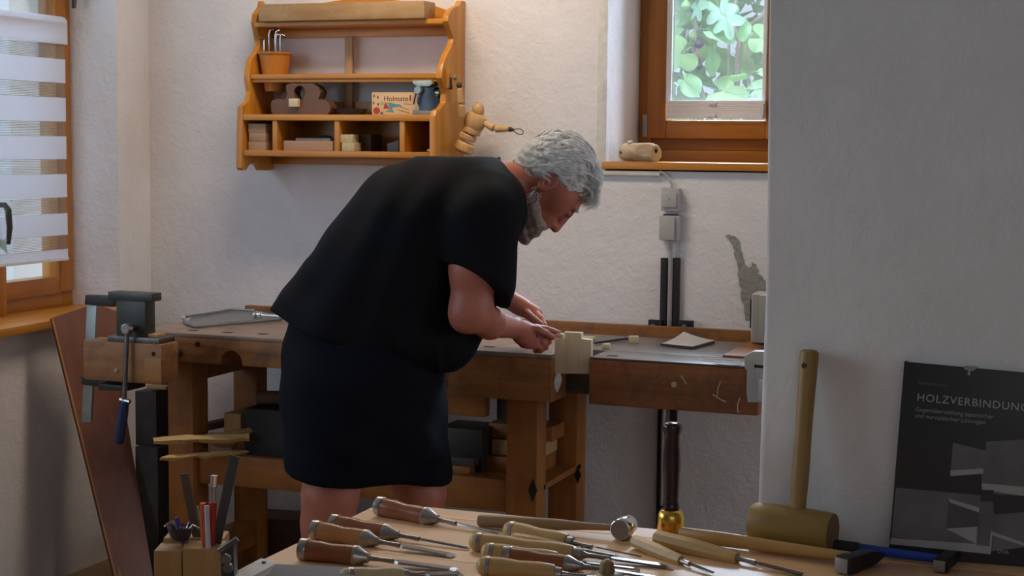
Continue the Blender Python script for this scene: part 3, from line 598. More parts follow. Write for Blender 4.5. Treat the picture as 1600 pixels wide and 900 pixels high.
# ================================================================ SWITCHES AND CABLE
q = (-1.3142,-1.2572,1.2281,1.2991)
t = thing('light_switch', ((q[0]+q[1])/2, 0, q[2]), 'square grey surface light switch on the wall under the window sill', 'switch')
boxo('housing', SWITCHPL, t, q[0], q[1], -.034, 0, q[2], q[3], .004); 
boxo('rocker', SWITCHPL, t, q[0] + .006, q[1] - .006, -.039, -.034, q[2] + .012, q[3] - .012, .002)
boxo('dark_dot', BLACKPL, t, (q[0]+q[1])/2 - .0015, (q[0]+q[1])/2 + .0015, -.0395, -.0385, (q[2]+q[3])/2 - .0015, (q[2]+q[3])/2 + .0015, 0)
q = (-1.3167,-1.2555,1.137,1.2142)
t = thing('junction_box', ((q[0]+q[1])/2, 0, q[2]), 'plain grey junction box directly below the light switch', 'socket box')
boxo('housing', SWITCHPL, t, q[0], q[1], -.034, 0, q[2], q[3], .004); boxo('cover', SWITCHPL, t, q[0] + .001, q[1] - .012, -.043, -.034, q[2] + .002, q[3] - .002, .002); boxo('dark_seal', BLACKPL, t, q[0] + .008, q[1] - .008, -.026, -.004, q[3], q[3] + .004, .001)
bm = B(); tube(bm, [(-1.327,-0.012,1.3495),(-1.3105,-0.012,1.3438),(-1.2959,-0.012,1.3282),(-1.2873,-0.012,1.3106),(-1.285,-0.012,1.2948)], .004, 8); t = mk('cable', bm, SWITCHPL, None); tag(t, 'short grey cable curving from the sill channel to the light switch', 'cable')
bm = B(); tube(bm, [(-1.2834,-0.022,1.1406),(-1.2837,-0.022,1.0491),(-1.2838,-0.022,0.9492),(-1.2844,-0.022,0.7687),(-1.297,-0.022,0.5657),(-1.2962,-0.022,0.3008)], .0062, 10); t = mk('cable', bm, plain('pale_conduit', (.34, .33, .33), .5), None); tag(t, 'straight grey conduit running down between the two black steel rails', 'cable')
RB = thing('steel_bracket', (-1.2826,-0.02,0.859), 'black steel double rail bracket standing against the wall behind the bench', 'bracket')
for (a, b) in ((1032,1043), (1050,1060)): pass
for q, q5 in (((-1.3156,-1.2951,0.8531,1.0815), (-1.3204,-1.2975,0.2875,0.6037)), ((-1.2766,-1.2561,0.855,1.0828), (-1.283,-1.2623,0.2908,0.6062))):
    boxo('rail', IRON, RB, q[0], q[1], -.018, -.0005, .10, q[3], .001)
for q, bx in (((-1.3481,-1.3047,0.8498,0.8879), (-1.3315,-0.03,0.8676)), ((-1.2515,-1.2047,0.8528,0.8907), (-1.2311,-0.03,0.8706))):
    boxo('foot_plate', IRON, RB, q[0], q[1], -.032, -.018, q[2] - .02, q[3], .001)
    bm = B(); lathe(bm, (bx[0], -.032, bx[2]), (bx[0], -1, bx[2]), [(0, .009), (.004, .009), (.006, .005)], 6); mk('bolt', bm, DSTEEL, RB)
# ================================================================ WORKBENCH
BZ = .856
WB = thing('workbench', (-1.8, -.45, 0), 'old beech cabinetmakers workbench with trestle legs standing along the back wall', 'workbench')
YF, YB = -.72, -.215
xl = -2.7578; xend = -0.8518; xm0 = -1.7347; xm1 = -1.4262; xv0 = -1.3194
zl = 0.7678; zm = 0.7232; zv = 0.7258
TOPM = bench_wood('X')
WORN = wood('worn_bench_top', (.19, .125, .09), (.32, .23, .175), 'X', .38, 1, ((.11, .085, .075), .6), .25)
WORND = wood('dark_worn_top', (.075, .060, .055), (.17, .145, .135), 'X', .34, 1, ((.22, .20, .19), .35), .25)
# slab with the arch cut in its front edge
ac = -2.432; zarch = 0.8119; aw = 0.0369
bm = B(); pts = [(xl, YF, zl)]
for i in range(11):
    a = math.pi * (1 - i / 10); pts.append((ac + aw * math.cos(a), YF, zl + (zarch - zl) * math.sin(a) ** .8))
pts += [(xm0, YF, zl), (xm0, YF, BZ - .012), (xl, YF, BZ - .012)]
prism(bm, pts, (0, .13, 0)); mk('front_apron', bm, TOPM, WB, .003)
boxo('end_apron', TOPM, WB, xm0, xm1, YF, YF + .13, zm, BZ - .012, .004)
boxo('bench_top', WORN, WB, xl, xm1, YF, YB, BZ - .012, BZ, .002)
boxo('bench_core', TOPM, WB, xl + .005, xm1 - .003, YF + .13, YB, BZ - .075, BZ - .012, .002)
# behind the vice gap the top carries on
cx0 = -0.9867
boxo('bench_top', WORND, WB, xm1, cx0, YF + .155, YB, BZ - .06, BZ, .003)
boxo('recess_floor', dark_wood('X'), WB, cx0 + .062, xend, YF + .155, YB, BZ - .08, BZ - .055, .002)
# tool tray
boxo('tray_board', TOPM, WB, xl, xend, -.078, -.055, BZ - .08, BZ + .018, .003)
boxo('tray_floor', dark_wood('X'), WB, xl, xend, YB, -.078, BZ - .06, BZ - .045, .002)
boxo('end_cleat', bench_wood('Y'), WB, cx0, cx0 + .062, YF + .155, -.079, BZ - .08, BZ + .006, .003)
# tail vise
boxo('tail_vise', wood('tail_vise_wood', (.17, .06, .02), (.33, .125, .045), 'X', .5, 1, ((.05, .03, .022), .6), .3), WB, xv0, xend, YF, YF + .15, zv, BZ - .006, .006)
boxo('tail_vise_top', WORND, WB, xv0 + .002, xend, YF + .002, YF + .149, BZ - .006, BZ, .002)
# chalk loops and scratches
CH = plain('scratch', (.52, .40, .24), .8); CHW = plain('white_chalk', (.62, .64, .68), .8)
for i, (cx, cy) in enumerate(((-0.9751,-0.6429), (-0.937,-0.6944))):
    bm = B(); tube(bm, [(cx + .055*math.cos(a*math.pi/10)*(1-.2*i), cy + .026*math.sin(a*math.pi/10), BZ + .0006) for a in range(1, 20)], .0014, 5); mk('chalk_loop', bm, CHW, WB)
for pts_ in ([(-1.0618,-0.7206,0.8204),(-1.0564,-0.7206,0.8139),(-1.0474,-0.7206,0.799)], [(-0.954,-0.7206,0.8116),(-0.9605,-0.7206,0.7942),(-0.9634,-0.7206,0.7701),(-0.946,-0.7206,0.7593)], [(-0.9017,-0.7206,0.7707),(-0.908,-0.7206,0.7499),(-0.9059,-0.7206,0.7313)], [(-0.9757,-0.7206,0.7761),(-0.9599,-0.7206,0.7669),(-0.9391,-0.7206,0.758)]):
    bm = B(); tube(bm, pts_, .0016, 5); mk('scratch', bm, CH, WB)
bm = B(); c_ = (-1.0806,-0.7205,0.7952); lathe(bm, c_, (c_[0], -2, c_[2]), [(0, .008), (.0008, .007)], 10); mk('glue_blob', bm, CH, WB)
# dog holes on the top and the hole in the front
HOLE = plain('dark_hole', (.012, .008, .006), .9)
for (px, py) in ((-2.6035,-0.6511), (-2.4844,-0.6492), (-2.3696,-0.6396), (-1.6453,-0.6339), (-1.2681,-0.6705)):
    boxo('dog_hole', HOLE, WB, px - .015, px + .015, py - .011, py + .011, BZ - .0008, BZ + .0006, 0)
for c_ in ((-2.5455,-0.72,0.8249), ):
    bm = B(); lathe(bm, (c_[0], -.7206, c_[2]), (c_[0], 0, c_[2]), [(0, .009), (.004, .009)], 14); mk('peg_hole', bm, HOLE, WB)
c_ = (-1.0654,-0.72,0.8184)
# front vise block at the left end
vx0, vx1 = -2.8093, -2.5455
VY = -.985; zvb = 0.7418
vx0, vx1 = -2.7626, -2.4984
VB = wood('vise_block_wood', (.21, .085, .028), (.38, .17, .065), 'X', .5, 1, ((.10, .05, .03), .55), .25)
boxo('front_vise', VB, WB, vx0, vx1, VY, VY + .085, zvb, BZ, .004)
q = (-2.5559,-2.5009,0.7501,0.8159); boxo('vise_inlay', wood('inlay_wood', (.30, .12, .035), (.40, .17, .05), 'Z', .5), WB, q[0], q[1], VY - .0015, VY + .01, q[2], q[3], .001)
c_ = (-2.5257,-0.985,0.8288); bm = B(); lathe(bm, (c_[0], VY - .0006, c_[2]), (c_[0], 0, c_[2]), [(0, .0065), (.004, .0065)], 14); mk('peg_hole', bm, HOLE, WB)
c_ = (-2.6512,-0.985,0.7739); bm = B(); lathe(bm, (c_[0], VY, c_[2]), (c_[0], -3, c_[2]), [(0, .006), (.003, .006), (.0035, .002)], 14); mk('bolt_head', bm, STEEL, WB)
boxo('vise_arm', TOPM, WB, xl + .005, xl + .10, VY + .085, YF, BZ - .085, BZ - .006, .003)
bm = B(); lathe(bm, (vx0 + .15, VY + .085, BZ - .06), (vx0 + .15, YF, BZ - .06), [(0, .014), (-VY - .085 + YF, .014)], 14); mk('vise_screw', bm, DSTEEL, WB)
# trestles
def leg(x0, x1, y0, y1, z1_): return boxo('leg', bench_orange('Z'), WB, x0, x1, y0, y1, .05, z1_, .004)
LX0, LX1 = -2.6908, -2.6024
leg(LX0, LX1, -.66, -.57, BZ - .075); leg(LX0, LX1, -.27, -.20, BZ - .075)
RX0, RX1 = -1.5799, -1.4879
leg(RX0, RX1, -.66, -.58, BZ - .11); leg(RX0, RX1, -.30, -.215, BZ - .075)
for x0_, x1_ in ((LX0, LX1), (RX0, RX1)):
    boxo('cross_rail', bench_orange('Y'), WB, x0_ + .01, x1_ - .01, -.58, -.26, BZ - .16, BZ - .075, .003)
    boxo('cross_rail', bench_orange('Y'), WB, x0_ + .01, x1_ - .01, -.58, -.26, .10, .18, .003)
    boxo('trestle_foot', bench_orange('Y'), WB, x0_ - .01, x1_ + .01, -.70, -.19, 0, .05, .006)
sz1, sz0 = 0.4778, 0.3835
boxo('stretcher', bench_orange('X'), WB, LX1, RX0, -.635, -.600, sz0, sz1, .004)
boxo('stretcher', bench_orange('X'), WB, LX1, RX0, -.26, -.225, sz0, sz1, .004)
boxo('lower_shelf', bench_orange('X'), WB, LX1 - .12, RX1, -.598, -.262, sz1 - .03, sz1 - .012, .002)
bm = B(); rp2 = random.Random(2)
prism(bm, [(xm1 + .0002, YF + .052 + rp2.uniform(-.006, .006) + .030 * math.cos(a * .52), (zm + BZ) / 2 - .012 + .040 * math.sin(a * .52) * rp2.uniform(.7, 1)) for a in range(12)], (.0008, 0, 0)); mk('paint_smear', bm, plain('white_paint_smear', (.55, .54, .52), .7, 0, .3, .4, 90), WB)
# diamond plates on the right trestle
for c_, s_ in (((-1.4961,-0.665,0.462), 1), ((-1.4824,-0.305,0.4378), .8)):
    bm = B(); prism(bm, [(c_[0] - .013*s_, c_[1], c_[2]), (c_[0], c_[1], c_[2] - .034*s_), (c_[0] + .013*s_, c_[1], c_[2]), (c_[0], c_[1], c_[2] + .034*s_)], (0, -.004, 0)); mk('diamond_plate', bm, IRON, WB)
# drawer box hung under the right half
q = (-1.8392,-1.7085,0.6278,0.7423); boxo('under_rail', bench_orange('X'), WB, -1.9516, q[1], -.50, -.46, q[2], BZ - .076, .003)
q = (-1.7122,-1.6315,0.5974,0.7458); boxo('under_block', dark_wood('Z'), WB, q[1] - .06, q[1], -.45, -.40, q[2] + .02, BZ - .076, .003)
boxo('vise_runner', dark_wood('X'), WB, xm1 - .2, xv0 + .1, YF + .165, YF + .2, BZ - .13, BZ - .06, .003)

# ---- timber and offcuts on the lower shelf
SZ = sz1 - .012
sr = random.Random(9)
def offcut(p0, p1, w, h, mat, label, name='wood_offcut', cat='wood offcut', jit=.002, group='offcuts under the bench'):
    bm = B()
    if mat in (RAW, SPL):
        L_ = (Vector(p1) - Vector(p0)).length; n_ = 9
        lathe(bm, p0, p1, [(L_ * i / n_ + sr.uniform(-.01, .01) * (0 < i < n_), w * .55 * sr.uniform(.75, 1.1) * (.45 if i == 0 else .8 if i == 1 else 1)) for i in range(n_ + 1)], 5, (1, h / w))
        for v in bm.verts: v.co += mnoise.noise_vector(v.co * 60) * .006
        o = mk(name, bm, mat, None, sharp=15); return tag(o, label, cat, group)
    bar(bm, p0, p1, w, h); o = mk(name, bm, mat, None, .0015, jit=jit); return tag(o, label, cat, group)
RAW = wood('raw_split_wood', (.26, .15, .06), (.46, .30, .14), 'X', .7, 1.5, None, .4)
SPL = wood('bright_split_wood', (.45, .28, .10), (.62, .44, .2), 'X', .7, 1.5, None, .4)
offcut((-2.6242,-0.8,0.4883), (-2.44, -.56, SZ + .016), .030, .018, SPL, 'lower split stick poking out left from under the bench')
offcut((-2.6503,-0.8,0.5404), (-2.43, -.62, SZ + .070), .040, .026, SPL, 'splintered pale stick jutting out left above the lower one')
offcut((-2.5762,-0.76,0.5352), (-2.40, -.52, SZ + .088), .034, .024, RAW, 'rough stick resting beside the splintered pale one')
offcut((-2.5626,-0.62,0.5082), (-2.46, -.50, SZ + .030), .036, .030, RAW, 'short grey brown batten end under the bench near the dark box')
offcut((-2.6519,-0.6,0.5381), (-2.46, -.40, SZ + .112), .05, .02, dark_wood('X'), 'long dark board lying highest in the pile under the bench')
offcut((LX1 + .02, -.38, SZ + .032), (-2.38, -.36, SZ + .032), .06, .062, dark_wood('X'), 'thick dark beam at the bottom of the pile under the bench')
q = (-2.5411,-2.4825,0.529,0.5968)
t = boxo('wood_block', old_light('Z'), None, q[0], q[1], -.58, -.42, q[2], q[3], .002); tag(t, 'square ended light block at the left of the dark box under the bench', 'block')
t = boxo('wood_block', bench_orange('X'), None, q[0] + .02, q[1] + .008, -.57, -.42, SZ, q[2], .002); tag(t, 'reddish block carrying the square ended light block', 'block')
q = (-2.4612,-2.2696,0.4825,0.6183)
t = thing('crate', ((q[0]+q[1])/2, -.5, SZ), 'dark grey box on the lower shelf of the bench beside the mans shorts', 'box')
DB = plain('dark_grey_box', (.018, .018, .021), .6, 0, .15)
z0c = SZ
boxo('body', DB, t, q[0], q[1] + .06, -.592, -.42, z0c, q[3], .003); boxo('yellow_mark', plain('yellow_mark', (.45, .34, .04), .6), t, -2.322, -2.311, -.5935, -.59, 0.5369, 0.5526, 0)
bm = B(); pc = Vector((-2.4292,-0.5,0.6181)); lathe(bm, (pc.x - .03, -.52, q[3] + .022), (pc.x + .1, -.47, q[3] + .022), [(0, .020), (.01, .022), (.14, .021), (.15, .018)], 14); o = mk('log', bm, wood('brown_log', (.16, .10, .06), (.26, .18, .12), 'X', .8), None); tag(o, 'short brown log on top of the dark grey box under the bench', 'log')
# right half of the lower shelf
t = boxo('book_stack', plain('dark_case', (.012, .009, .009), .5), None, -1.8464, -1.7092, -.52, -.38, SZ, 0.5932, .003); tag(t, 'low black case on the lower shelf right of the man', 'case')
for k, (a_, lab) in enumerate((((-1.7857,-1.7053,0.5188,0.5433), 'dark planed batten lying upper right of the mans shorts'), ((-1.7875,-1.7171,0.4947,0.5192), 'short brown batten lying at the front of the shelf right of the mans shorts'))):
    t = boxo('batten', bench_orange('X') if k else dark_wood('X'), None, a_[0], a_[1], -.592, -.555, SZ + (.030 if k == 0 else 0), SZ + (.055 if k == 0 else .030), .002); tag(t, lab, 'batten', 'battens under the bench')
for k, (a_, y_, lab) in enumerate((((-1.7208,-1.5208,0.5447,0.5753), -.44, 'reddish plank topmost behind the right bench leg'), ((-1.702,-1.5443,0.5099,0.5406), -.44, 'brown plank in the middle of the pile behind the right leg'), ((-1.7139,-1.5478,0.4727,0.5054), -.44, 'lowest plank in the pile behind the right bench leg'))):
    zz = SZ + (2 - k) * .046
    t = boxo('plank', (bench_orange, old_light, bench_orange)[k]('X'), None, a_[0], a_[1], -.44 - .02*k, -.32, zz, zz + .044, .002, jit=.0015); tag(t, lab, 'plank', 'planks behind the right leg')
# crate on the floor with a hand hole
q = (-2.74,-2.4765,0.0408,0.2075)
t = thing('wooden_crate', ((q[0]+q[1])/2, -.2, 0), 'dark brown wooden crate with a round hand hole on the floor by the wall', 'crate')
bm = B(); zt0 = 0.1615; zt1 = 0.2388
prism(bm, [(q[0], -.16, 0), (q[1] + .25, -.16, 0), (q[1] + .25, -.16, zt0 + .02), (q[0], -.16, zt0)], (0, .14, 0)); mk('crate_body', bm, wood('crate_wood', (.06, .032, .014), (.11, .06, .028), 'X', .7), t, .003)
c_ = (-2.6463,-0.16,0.0941); bm = B(); lathe(bm, (c_[0], -.1606, c_[2]), (c_[0], 0, c_[2]), [(0, .014), (.004, .014)], 16); mk('hand_hole', bm, HOLE, t)
# dark boards leaning in the corner, left of the front leg
for k, (q, y_, lab) in enumerate((((-2.8619,-2.786,0.4937,0.644), -.58, 'upper dark grey timber end stacked left of the bench leg'), ((-2.8502,-2.7695,0.0344,0.4717), -.60, 'lower dark grey timber standing on the floor left of the bench leg'))):
    z0_ = q[2] if k == 0 else 0
    t = boxo('timber', plain('grey_timber', (.05, .047, .045), .75, 0, .3, .4, 22), None, q[0], q[1] + .002, y_, y_ + .16, (0.4715 if k == 0 else 0), q[3], .003); tag(t, lab, 'timber', 'dark timbers by the bench leg')
q = (-2.8184,-2.7482,0.6474,0.6616); t = boxo('thin_board', old_light('X'), None, q[0], q[1], -.58, -.42, 0.6551, 0.6551 + .010, .001); tag(t, 'thin pale board lying on the dark timber end by the bench leg', 'board')
q = (-2.8055,-2.761,0.6589,0.6731); t = boxo('slate_block', plain('slate_blue2', (.05, .055, .06), .7), None, q[0], q[1], -.55, -.45, 0.6551 + .010, q[3], .001); tag(t, 'small slate coloured block on the thin pale board', 'block')

# ---- big reddish board leaning on the left window sill
bm = B()
A0 = Vector((-3.0769,-0.7091,0.8772)); A1 = Vector((-2.9938,-0.5924,0.9164)); A2 = Vector((-2.9648,-0.5174,0.8843))
B0 = Vector((-2.7843,-0.7914,0.0519)); B1 = Vector((-2.718,-0.6917,0.0328))
# straight plane through the two left corners and the right lower one
ez = Vector((.010, .002, 0))
n_ = (B0 - A0).cross(A2 - A0).normalized(); n_ = n_ if n_.y < 0 else -n_
th = .012
R1 = Vector((-2.8874,-0.5951,0.5853))
for s_ in (B0, B1): s_.z = max(s_.z, 0.004)
prism(bm, [A0, A1, A2, R1, B1, B0], -n_ * th)
LB = thing('leaning_board', (B0.x, B0.y, 0), 'tall reddish brown board leaning against the left window sill', 'board')
mk('board_face', bm, red_ply('Z'), LB)
bm = B(); dd = (A2 - A0).normalized()
prism(bm, [A0 + n_*.001, A0 + n_*.001 + dd*.021, B0 + n_*.001 + dd*.021, B0 + n_*.001], -n_ * .014); mk('light_edge', bm, wood('board_edge', (.28, .12, .03), (.4, .19, .06), 'Z', .5), LB)

# ---- metal drill-press vise on the wooden jaw
VX = -2.6224
V = thing('metal_vise', (VX, -.94, BZ), 'dark grey machine vise standing on the wooden front vise block', 'vise')
q = (-2.663,-2.5643,0.8688,0.9737); boxo('body', GREYMETAL, V, q[0], q[1], -.965, -.915, BZ + .012, q[3] + .01, .004)
q = (-2.6833,-2.5357,0.9747,0.9985); boxo('jaw', GREYMETAL, V, q[0], q[1], -.975, -.925, q[2], q[3], .003)
q = (-2.6831,-2.5103,0.867,0.8981); boxo('base_plate', DSTEEL, V, q[0], q[1], -.98, -.90, BZ + .0, BZ + .016, .002)
boxo('wood_packing', old_light('X'), V, -2.5864, -2.5331, -.955, -.91, BZ + .016, BZ + .024, .001)
bm = B(); prism(bm, [(-2.591,-0.93,0.8889),(-2.586,-0.93,0.9501),(-2.5773,-0.93,0.9615),(-2.582,-0.93,0.9263),(-2.5867,-0.93,0.8891)], (0, .02, 0)); mk('wood_wedge', bm, old_light('Z'), V)
bm = B(); sc_ = Vector((-2.6017,-1,0.8976)); lathe(bm, (sc_.x, -.965, sc_.z), (sc_.x, -2, sc_.z), [(0, .010), (.03, .010), (.030, .016), (.045, .016), (.048, .012)], 16); mk('screw_head', bm, STEEL, V)
bm = B(); e0 = Vector((-2.6015,-1,0.9122)); e1 = Vector((-2.6071,-1.012,0.6903)); tube(bm, [e0, e1], .0068, 10); mk('handle_rod', bm, DSTEEL, V)
CL = thing('bar_clamp', (-2.7669,-0.95,0.7231), 'galvanised bar clamp with dark blue grip gripping the wooden vise block at its left end', 'clamp')
a0 = Vector((-2.7505,-0.955,0.9746)); a1 = Vector((-2.7784,-0.955,0.612))
# the bar passes just left of the block
bx = vx0 - .012
boxo('steel_bar', GALV, CL, -2.8259 - .010, -2.8259 + .0085, -.955, -.940, 0, 1, 0) if False else None
bm = B(); prism(bm, [(-2.8181,-0.885,0.9618),(-2.7846,-0.885,0.9633),(-2.8106,-0.885,0.5966),(-2.8444,-0.885,0.5942)], (0, .009, 0)); mk('steel_bar', bm, GALV, CL, .001)
bm = B(); prism(bm, [(-2.816,-0.897,0.9762),(-2.7208,-0.897,0.9765),(-2.7213,-0.897,0.9446),(-2.8187,-0.897,0.9478)], (0, .028, 0)); mk('upper_arm', bm, BLACKPL, CL, .002)
bm = B(); prism(bm, [(-2.8334,-0.897,0.7345),(-2.7465,-0.897,0.7303),(-2.7469,-0.897,0.7056),(-2.8339,-0.897,0.7097)], (0, .028, 0)); mk('lower_arm', bm, BLACKPL, CL, .002)
bm = B(); prism(bm, [(-2.7669,-0.99,0.7267),(-2.6216,-0.99,0.7229),(-2.6217,-0.99,0.7155)], (0, .01, 0)); bm.free()
bm = B(); prism(bm, [(-2.7095,-1,0.7335),(-2.6104,-1,0.7305),(-2.6106,-1,0.7177),(-2.7098,-1,0.7131)], (0, .09, 0))
for v in bm.verts: v.co.y += .012
mk('lower_arm', bm, BLACKPL, CL, .002)
bm = B(); g0 = Vector((-2.6049,-1.012,0.6941)); g1 = Vector((-2.6259,-1.012,0.5693)); L = (g1 - g0).length
lathe(bm, g0, g1, [(0, .012), (.004, .014), (.012, .013), (.03, .0145), (L*.7, .0155), (L*.93, .0145), (L, .010)], 16); mk('grip', bm, BLUEDK, CL)
bm = B(); tube(bm, [(-2.6198,-1.012,0.6968),(-2.5879,-1.012,0.6915)], .0065, 10); mk('pivot_pin', bm, STEEL, CL)

# ---- steel frame clamp on the bench top
FC = thing('frame_clamp', (-2.6658,-0.3674,0.857), 'flat galvanised steel frame with a clamping screw lying on the bench left of the man', 'clamp')
STG = plain('frame_steel', (.30, .31, .30), .36, .75, .12)
bm = B(); prism(bm, [(-2.7149,-0.513,0.857),(-2.6433,-0.5761,0.857),(-2.5098,-0.3127,0.857),(-2.5561,-0.1864,0.857),(-2.71,-0.0934,0.857),(-2.7898,-0.1094,0.857),(-2.7873,-0.3632,0.857)], (0, 0, .003)); mk('plate', bm, STG, FC)
bm = B(); tube(bm, [(-2.7577,-0.4596,0.872),(-2.7666,-0.4457,0.862),(-2.6877,-0.5489,0.862),(-2.6276,-0.5977,0.862),(-2.586,-0.5392,0.864),(-2.5244,-0.4101,0.864),(-2.488,-0.3101,0.864)], .0055, 8); mk('front_rail', bm, STG, FC)
bm = B(); tube(bm, [(-2.7819,-0.4099,0.866),(-2.7698,-0.2739,0.866),(-2.7671,-0.1478,0.866),(-2.6827,-0.141,0.866)], .004, 8); mk('rear_rail', bm, STG, FC)
bm = B(); s0 = Vector((-2.5851,-0.3119,0.872)); lathe(bm, s0, s0 + Vector((.95, -.1, 0)), [(0, .012), (.008, .0135), (.009, .006), (.018, .006), (.019, .011), (.026, .011), (.027, .005), (.10, .005)], 16); mk('screw', bm, CHROME, FC)

# ---- workpiece and small things on the bench
ZP = BZ
pc = [(-1.4324,-0.7,0.8991),(-1.399,-0.7,0.9),(-1.3992,-0.7,0.9176),(-1.3494,-0.7,0.9184),(-1.3492,-0.7,0.9017),(-1.3143,-0.7,0.9009),(-1.3137,-0.7,0.857),(-1.3312,-0.7,0.8067),(-1.4312,-0.7,0.8024)]
bm = B(); pts = [list(p) for p in pc]; xa, xb = pts[0][0], xv0 - .0015
pts[0][0] = pts[8][0] = xm1 + .001
for i in (5, 6, 7): pts[i][0] = min(pts[5][0], xb)
prism(bm, pts, (0, .020, 0)); t = mk('workpiece', bm, pale_wood('Z'), None, .0008); tag(t, 'pale wooden plate cut to a stepped cross held upright in the bench vise', 'workpiece')
q = (-1.3859,-0.4071,0.857)
def cube(px, py, s, label, rz=.2):
    return None
for (c_, s_, lab, rz) in (((-1.2966,-0.3816,0.857), .024, 'larger pale wooden cube lying on the bench near the notepad', .3), ((-1.3285,-0.5412,0.857), .0175, 'smaller pale wooden cube lying next to the stepped plate', .1)):
    bm = B(); vs = box(bm, -s_/2*1.2, s_/2*1.2, -s_/2, s_/2, 0, s_*.85)
    for v in bm.verts: v.co = Vector((c_[0], c_[1] + s_/2, BZ)) + Matrix.Rotation(rz, 3, 'Z') @ v.co
    t = mk('wood_cube', bm, pale_wood('X'), None, .001); tag(t, lab, 'cube', 'pale cubes on the bench')
bm = B(); a_, b_ = Vector((-1.3936,-0.4626,0.861)), Vector((-1.3282,-0.3141,0.861)); lathe(bm, a_, b_, [(0, .001), (.012, .0035), ((b_-a_).length, .0035)], 8); t = mk('pencil', bm, BLACKPL, None); tag(t, 'thin black pencil lying on the bench behind the stepped plate', 'pencil')
bm = B(); a_, b_ = Vector((-1.453,-0.3822,0.862)), Vector((-1.417,-0.3652,0.862)); bar(bm, a_, b_, .03, .010); t = mk('wood_chip', bm, pale_wood('X'), None, .001); tag(t, 'pale offcut lying on the bench just behind the stepped plate', 'wood offcut')
NP = thing('notepad', (-1.1333,-0.3702,0.857), 'open notepad with curled white pages lying on the bench', 'notepad')
cn = [(-1.2057,-0.4043,0.857),(-1.0999,-0.4498,0.857),(-1.0764,-0.2779,0.857),(-1.1758,-0.2575,0.857)]
bm = B(); prism(bm, cn, (0, 0, .006)); mk('page_block', bm, plain('pad_dark', (.06, .05, .06), .7), NP)
bm = B(); n = 10; g0 = [Vector(p) for p in cn]; rows = []
for i in range(n + 1):
    u = i / n; a_ = g0[0].lerp(g0[1], u); b_ = g0[3].lerp(g0[2], u)
    row = []
    for j in range(n + 1):
        w = j / n; p_ = a_.lerp(b_, w); p_.z = BZ + .0075 + .020 * w ** 2 * (1 - u) ** 1.6 + .002 * u; row.append(bm.verts.new(p_))
    rows.append(row)
for i in range(n):
    for j in range(n): bm.faces.new([rows[i][j], rows[i+1][j], rows[i+1][j+1], rows[i][j+1]])
bmesh.ops.solidify(bm, geom=list(bm.faces), thickness=.0008); mk('pages', bm, PAPER, NP, sharp=60)
bm = B(); a_ = Vector((-1.2123,-0.353,0.862)); lathe(bm, a_, a_ + Vector((.95, .25, 0)), [(0, .003), (.004, .004), (.034, .004), (.04, .002)], 10); t = mk('red_pencil_stub', bm, plain('red_lacquer', (.30, .03, .02), .4), None); tag(t, 'short red pencil stub lying behind the notepad', 'pencil')

# ---- grey plastic housings peeping out behind the partition
q = (-0.9678,-0.8442,0.889,1.0106)
t = thing('power_strip_box', ((q[0]+q[1])/2, -.25, BZ + .008), 'rounded grey plastic case standing at the bench end just left of the partition', 'case')
boxo('case_body', GREYPL, t, q[0], q[1], -.30, -.22, BZ + .008, q[3], .010, seg=3); 
boxo('case_lid', GREYPL, t, q[0] + .025, q[1], -.312, -.30, BZ + .012, q[3] - .004, .005)
boxo('seam', BLACKPL, t, q[0] - .006, q[0], -.285, -.245, BZ + .05, q[3] - .02, .002)
t = thing('clamp_machine', (-0.8571, -.745, 0.7696), 'pale grey plastic tool housing hooked over the right bench corner', 'tool')
pp = [(-0.8838,-0.76,0.8884),(-0.8623,-0.76,0.9013),(-0.7973,-0.76,0.9049),(-0.794,-0.76,0.7719),(-0.8725,-0.76,0.7666),(-0.8766,-0.76,0.7949),(-0.8761,-0.76,0.8487),(-0.8831,-0.76,0.8583)]
bm = B(); prism(bm, pp, (0, .037, 0)); mk('housing', bm, GREYPL, t, .003)
q = (-0.8437,-0.7938,0.7743,0.8294); boxo('side_grip', plain('grey_plastic_light', (.48, .49, .48), .45, 0, .03), t, q[0], q[1], -.769, -.76, q[2], q[3], .003)
pq = (-0.8973,-0.8093,0.8947,0.9099); boxo('top_hook', plain('grey_plastic_light', (.48, .49, .48), .45, 0, .03), t, pp[1][0], pp[2][0], -.76, -.66, BZ, BZ + .014, .003)
q = (-0.8601,-0.8567,0.8337,0.8737); boxo('rib', GREYPL, t, q[0], q[1], -.7625, -.76, q[2], q[3], 0)
# ================================================================ FOREGROUND TABLE
TZ = .80
TB = thing('tool_table', (-.2, -2.9, 0), 'varnished wooden table in the foreground carrying the chisels and hammers', 'table')
TW = wood('table_wood', (.70, .37, .155), (.82, .47, .22), 'X', .48, 1, None, .03)
tb_ = TW.node_tree.nodes['Principled BSDF']; tb_.inputs['Specular IOR Level'].default_value = .9; tb_.inputs['Coat Weight'].default_value = .8; tb_.inputs['Coat Roughness'].default_value = .5
tx0, tx1, ty1, ty0 = -1.185, 1.3, -2.318, -3.5
ys = -2.3811
for k, (a, b) in enumerate(((ys + .0013, ty1), (ys - .25, ys - .0013), (ys - .55, ys - .2516), (ty0, ys - .5516))):
    boxo('top_board', TW, TB, tx0, tx1, a, b, TZ - .035, TZ, .0012)
for x in (tx0 + .06, tx1 - .12):
    for y in (ty0 + .05, ty1 - .12): boxo('leg', TW, TB, x, x + .07, y, y + .07, 0, TZ - .11, .003)
boxo('apron', TW, TB, tx0 + .06, tx1 - .06, ty1 - .07, ty1 - .05, TZ - .115, TZ - .035, .002)
boxo('apron', TW, TB, tx0 + .06, tx1 - .06, ty0 + .05, ty0 + .07, TZ - .115, TZ - .035, .002)

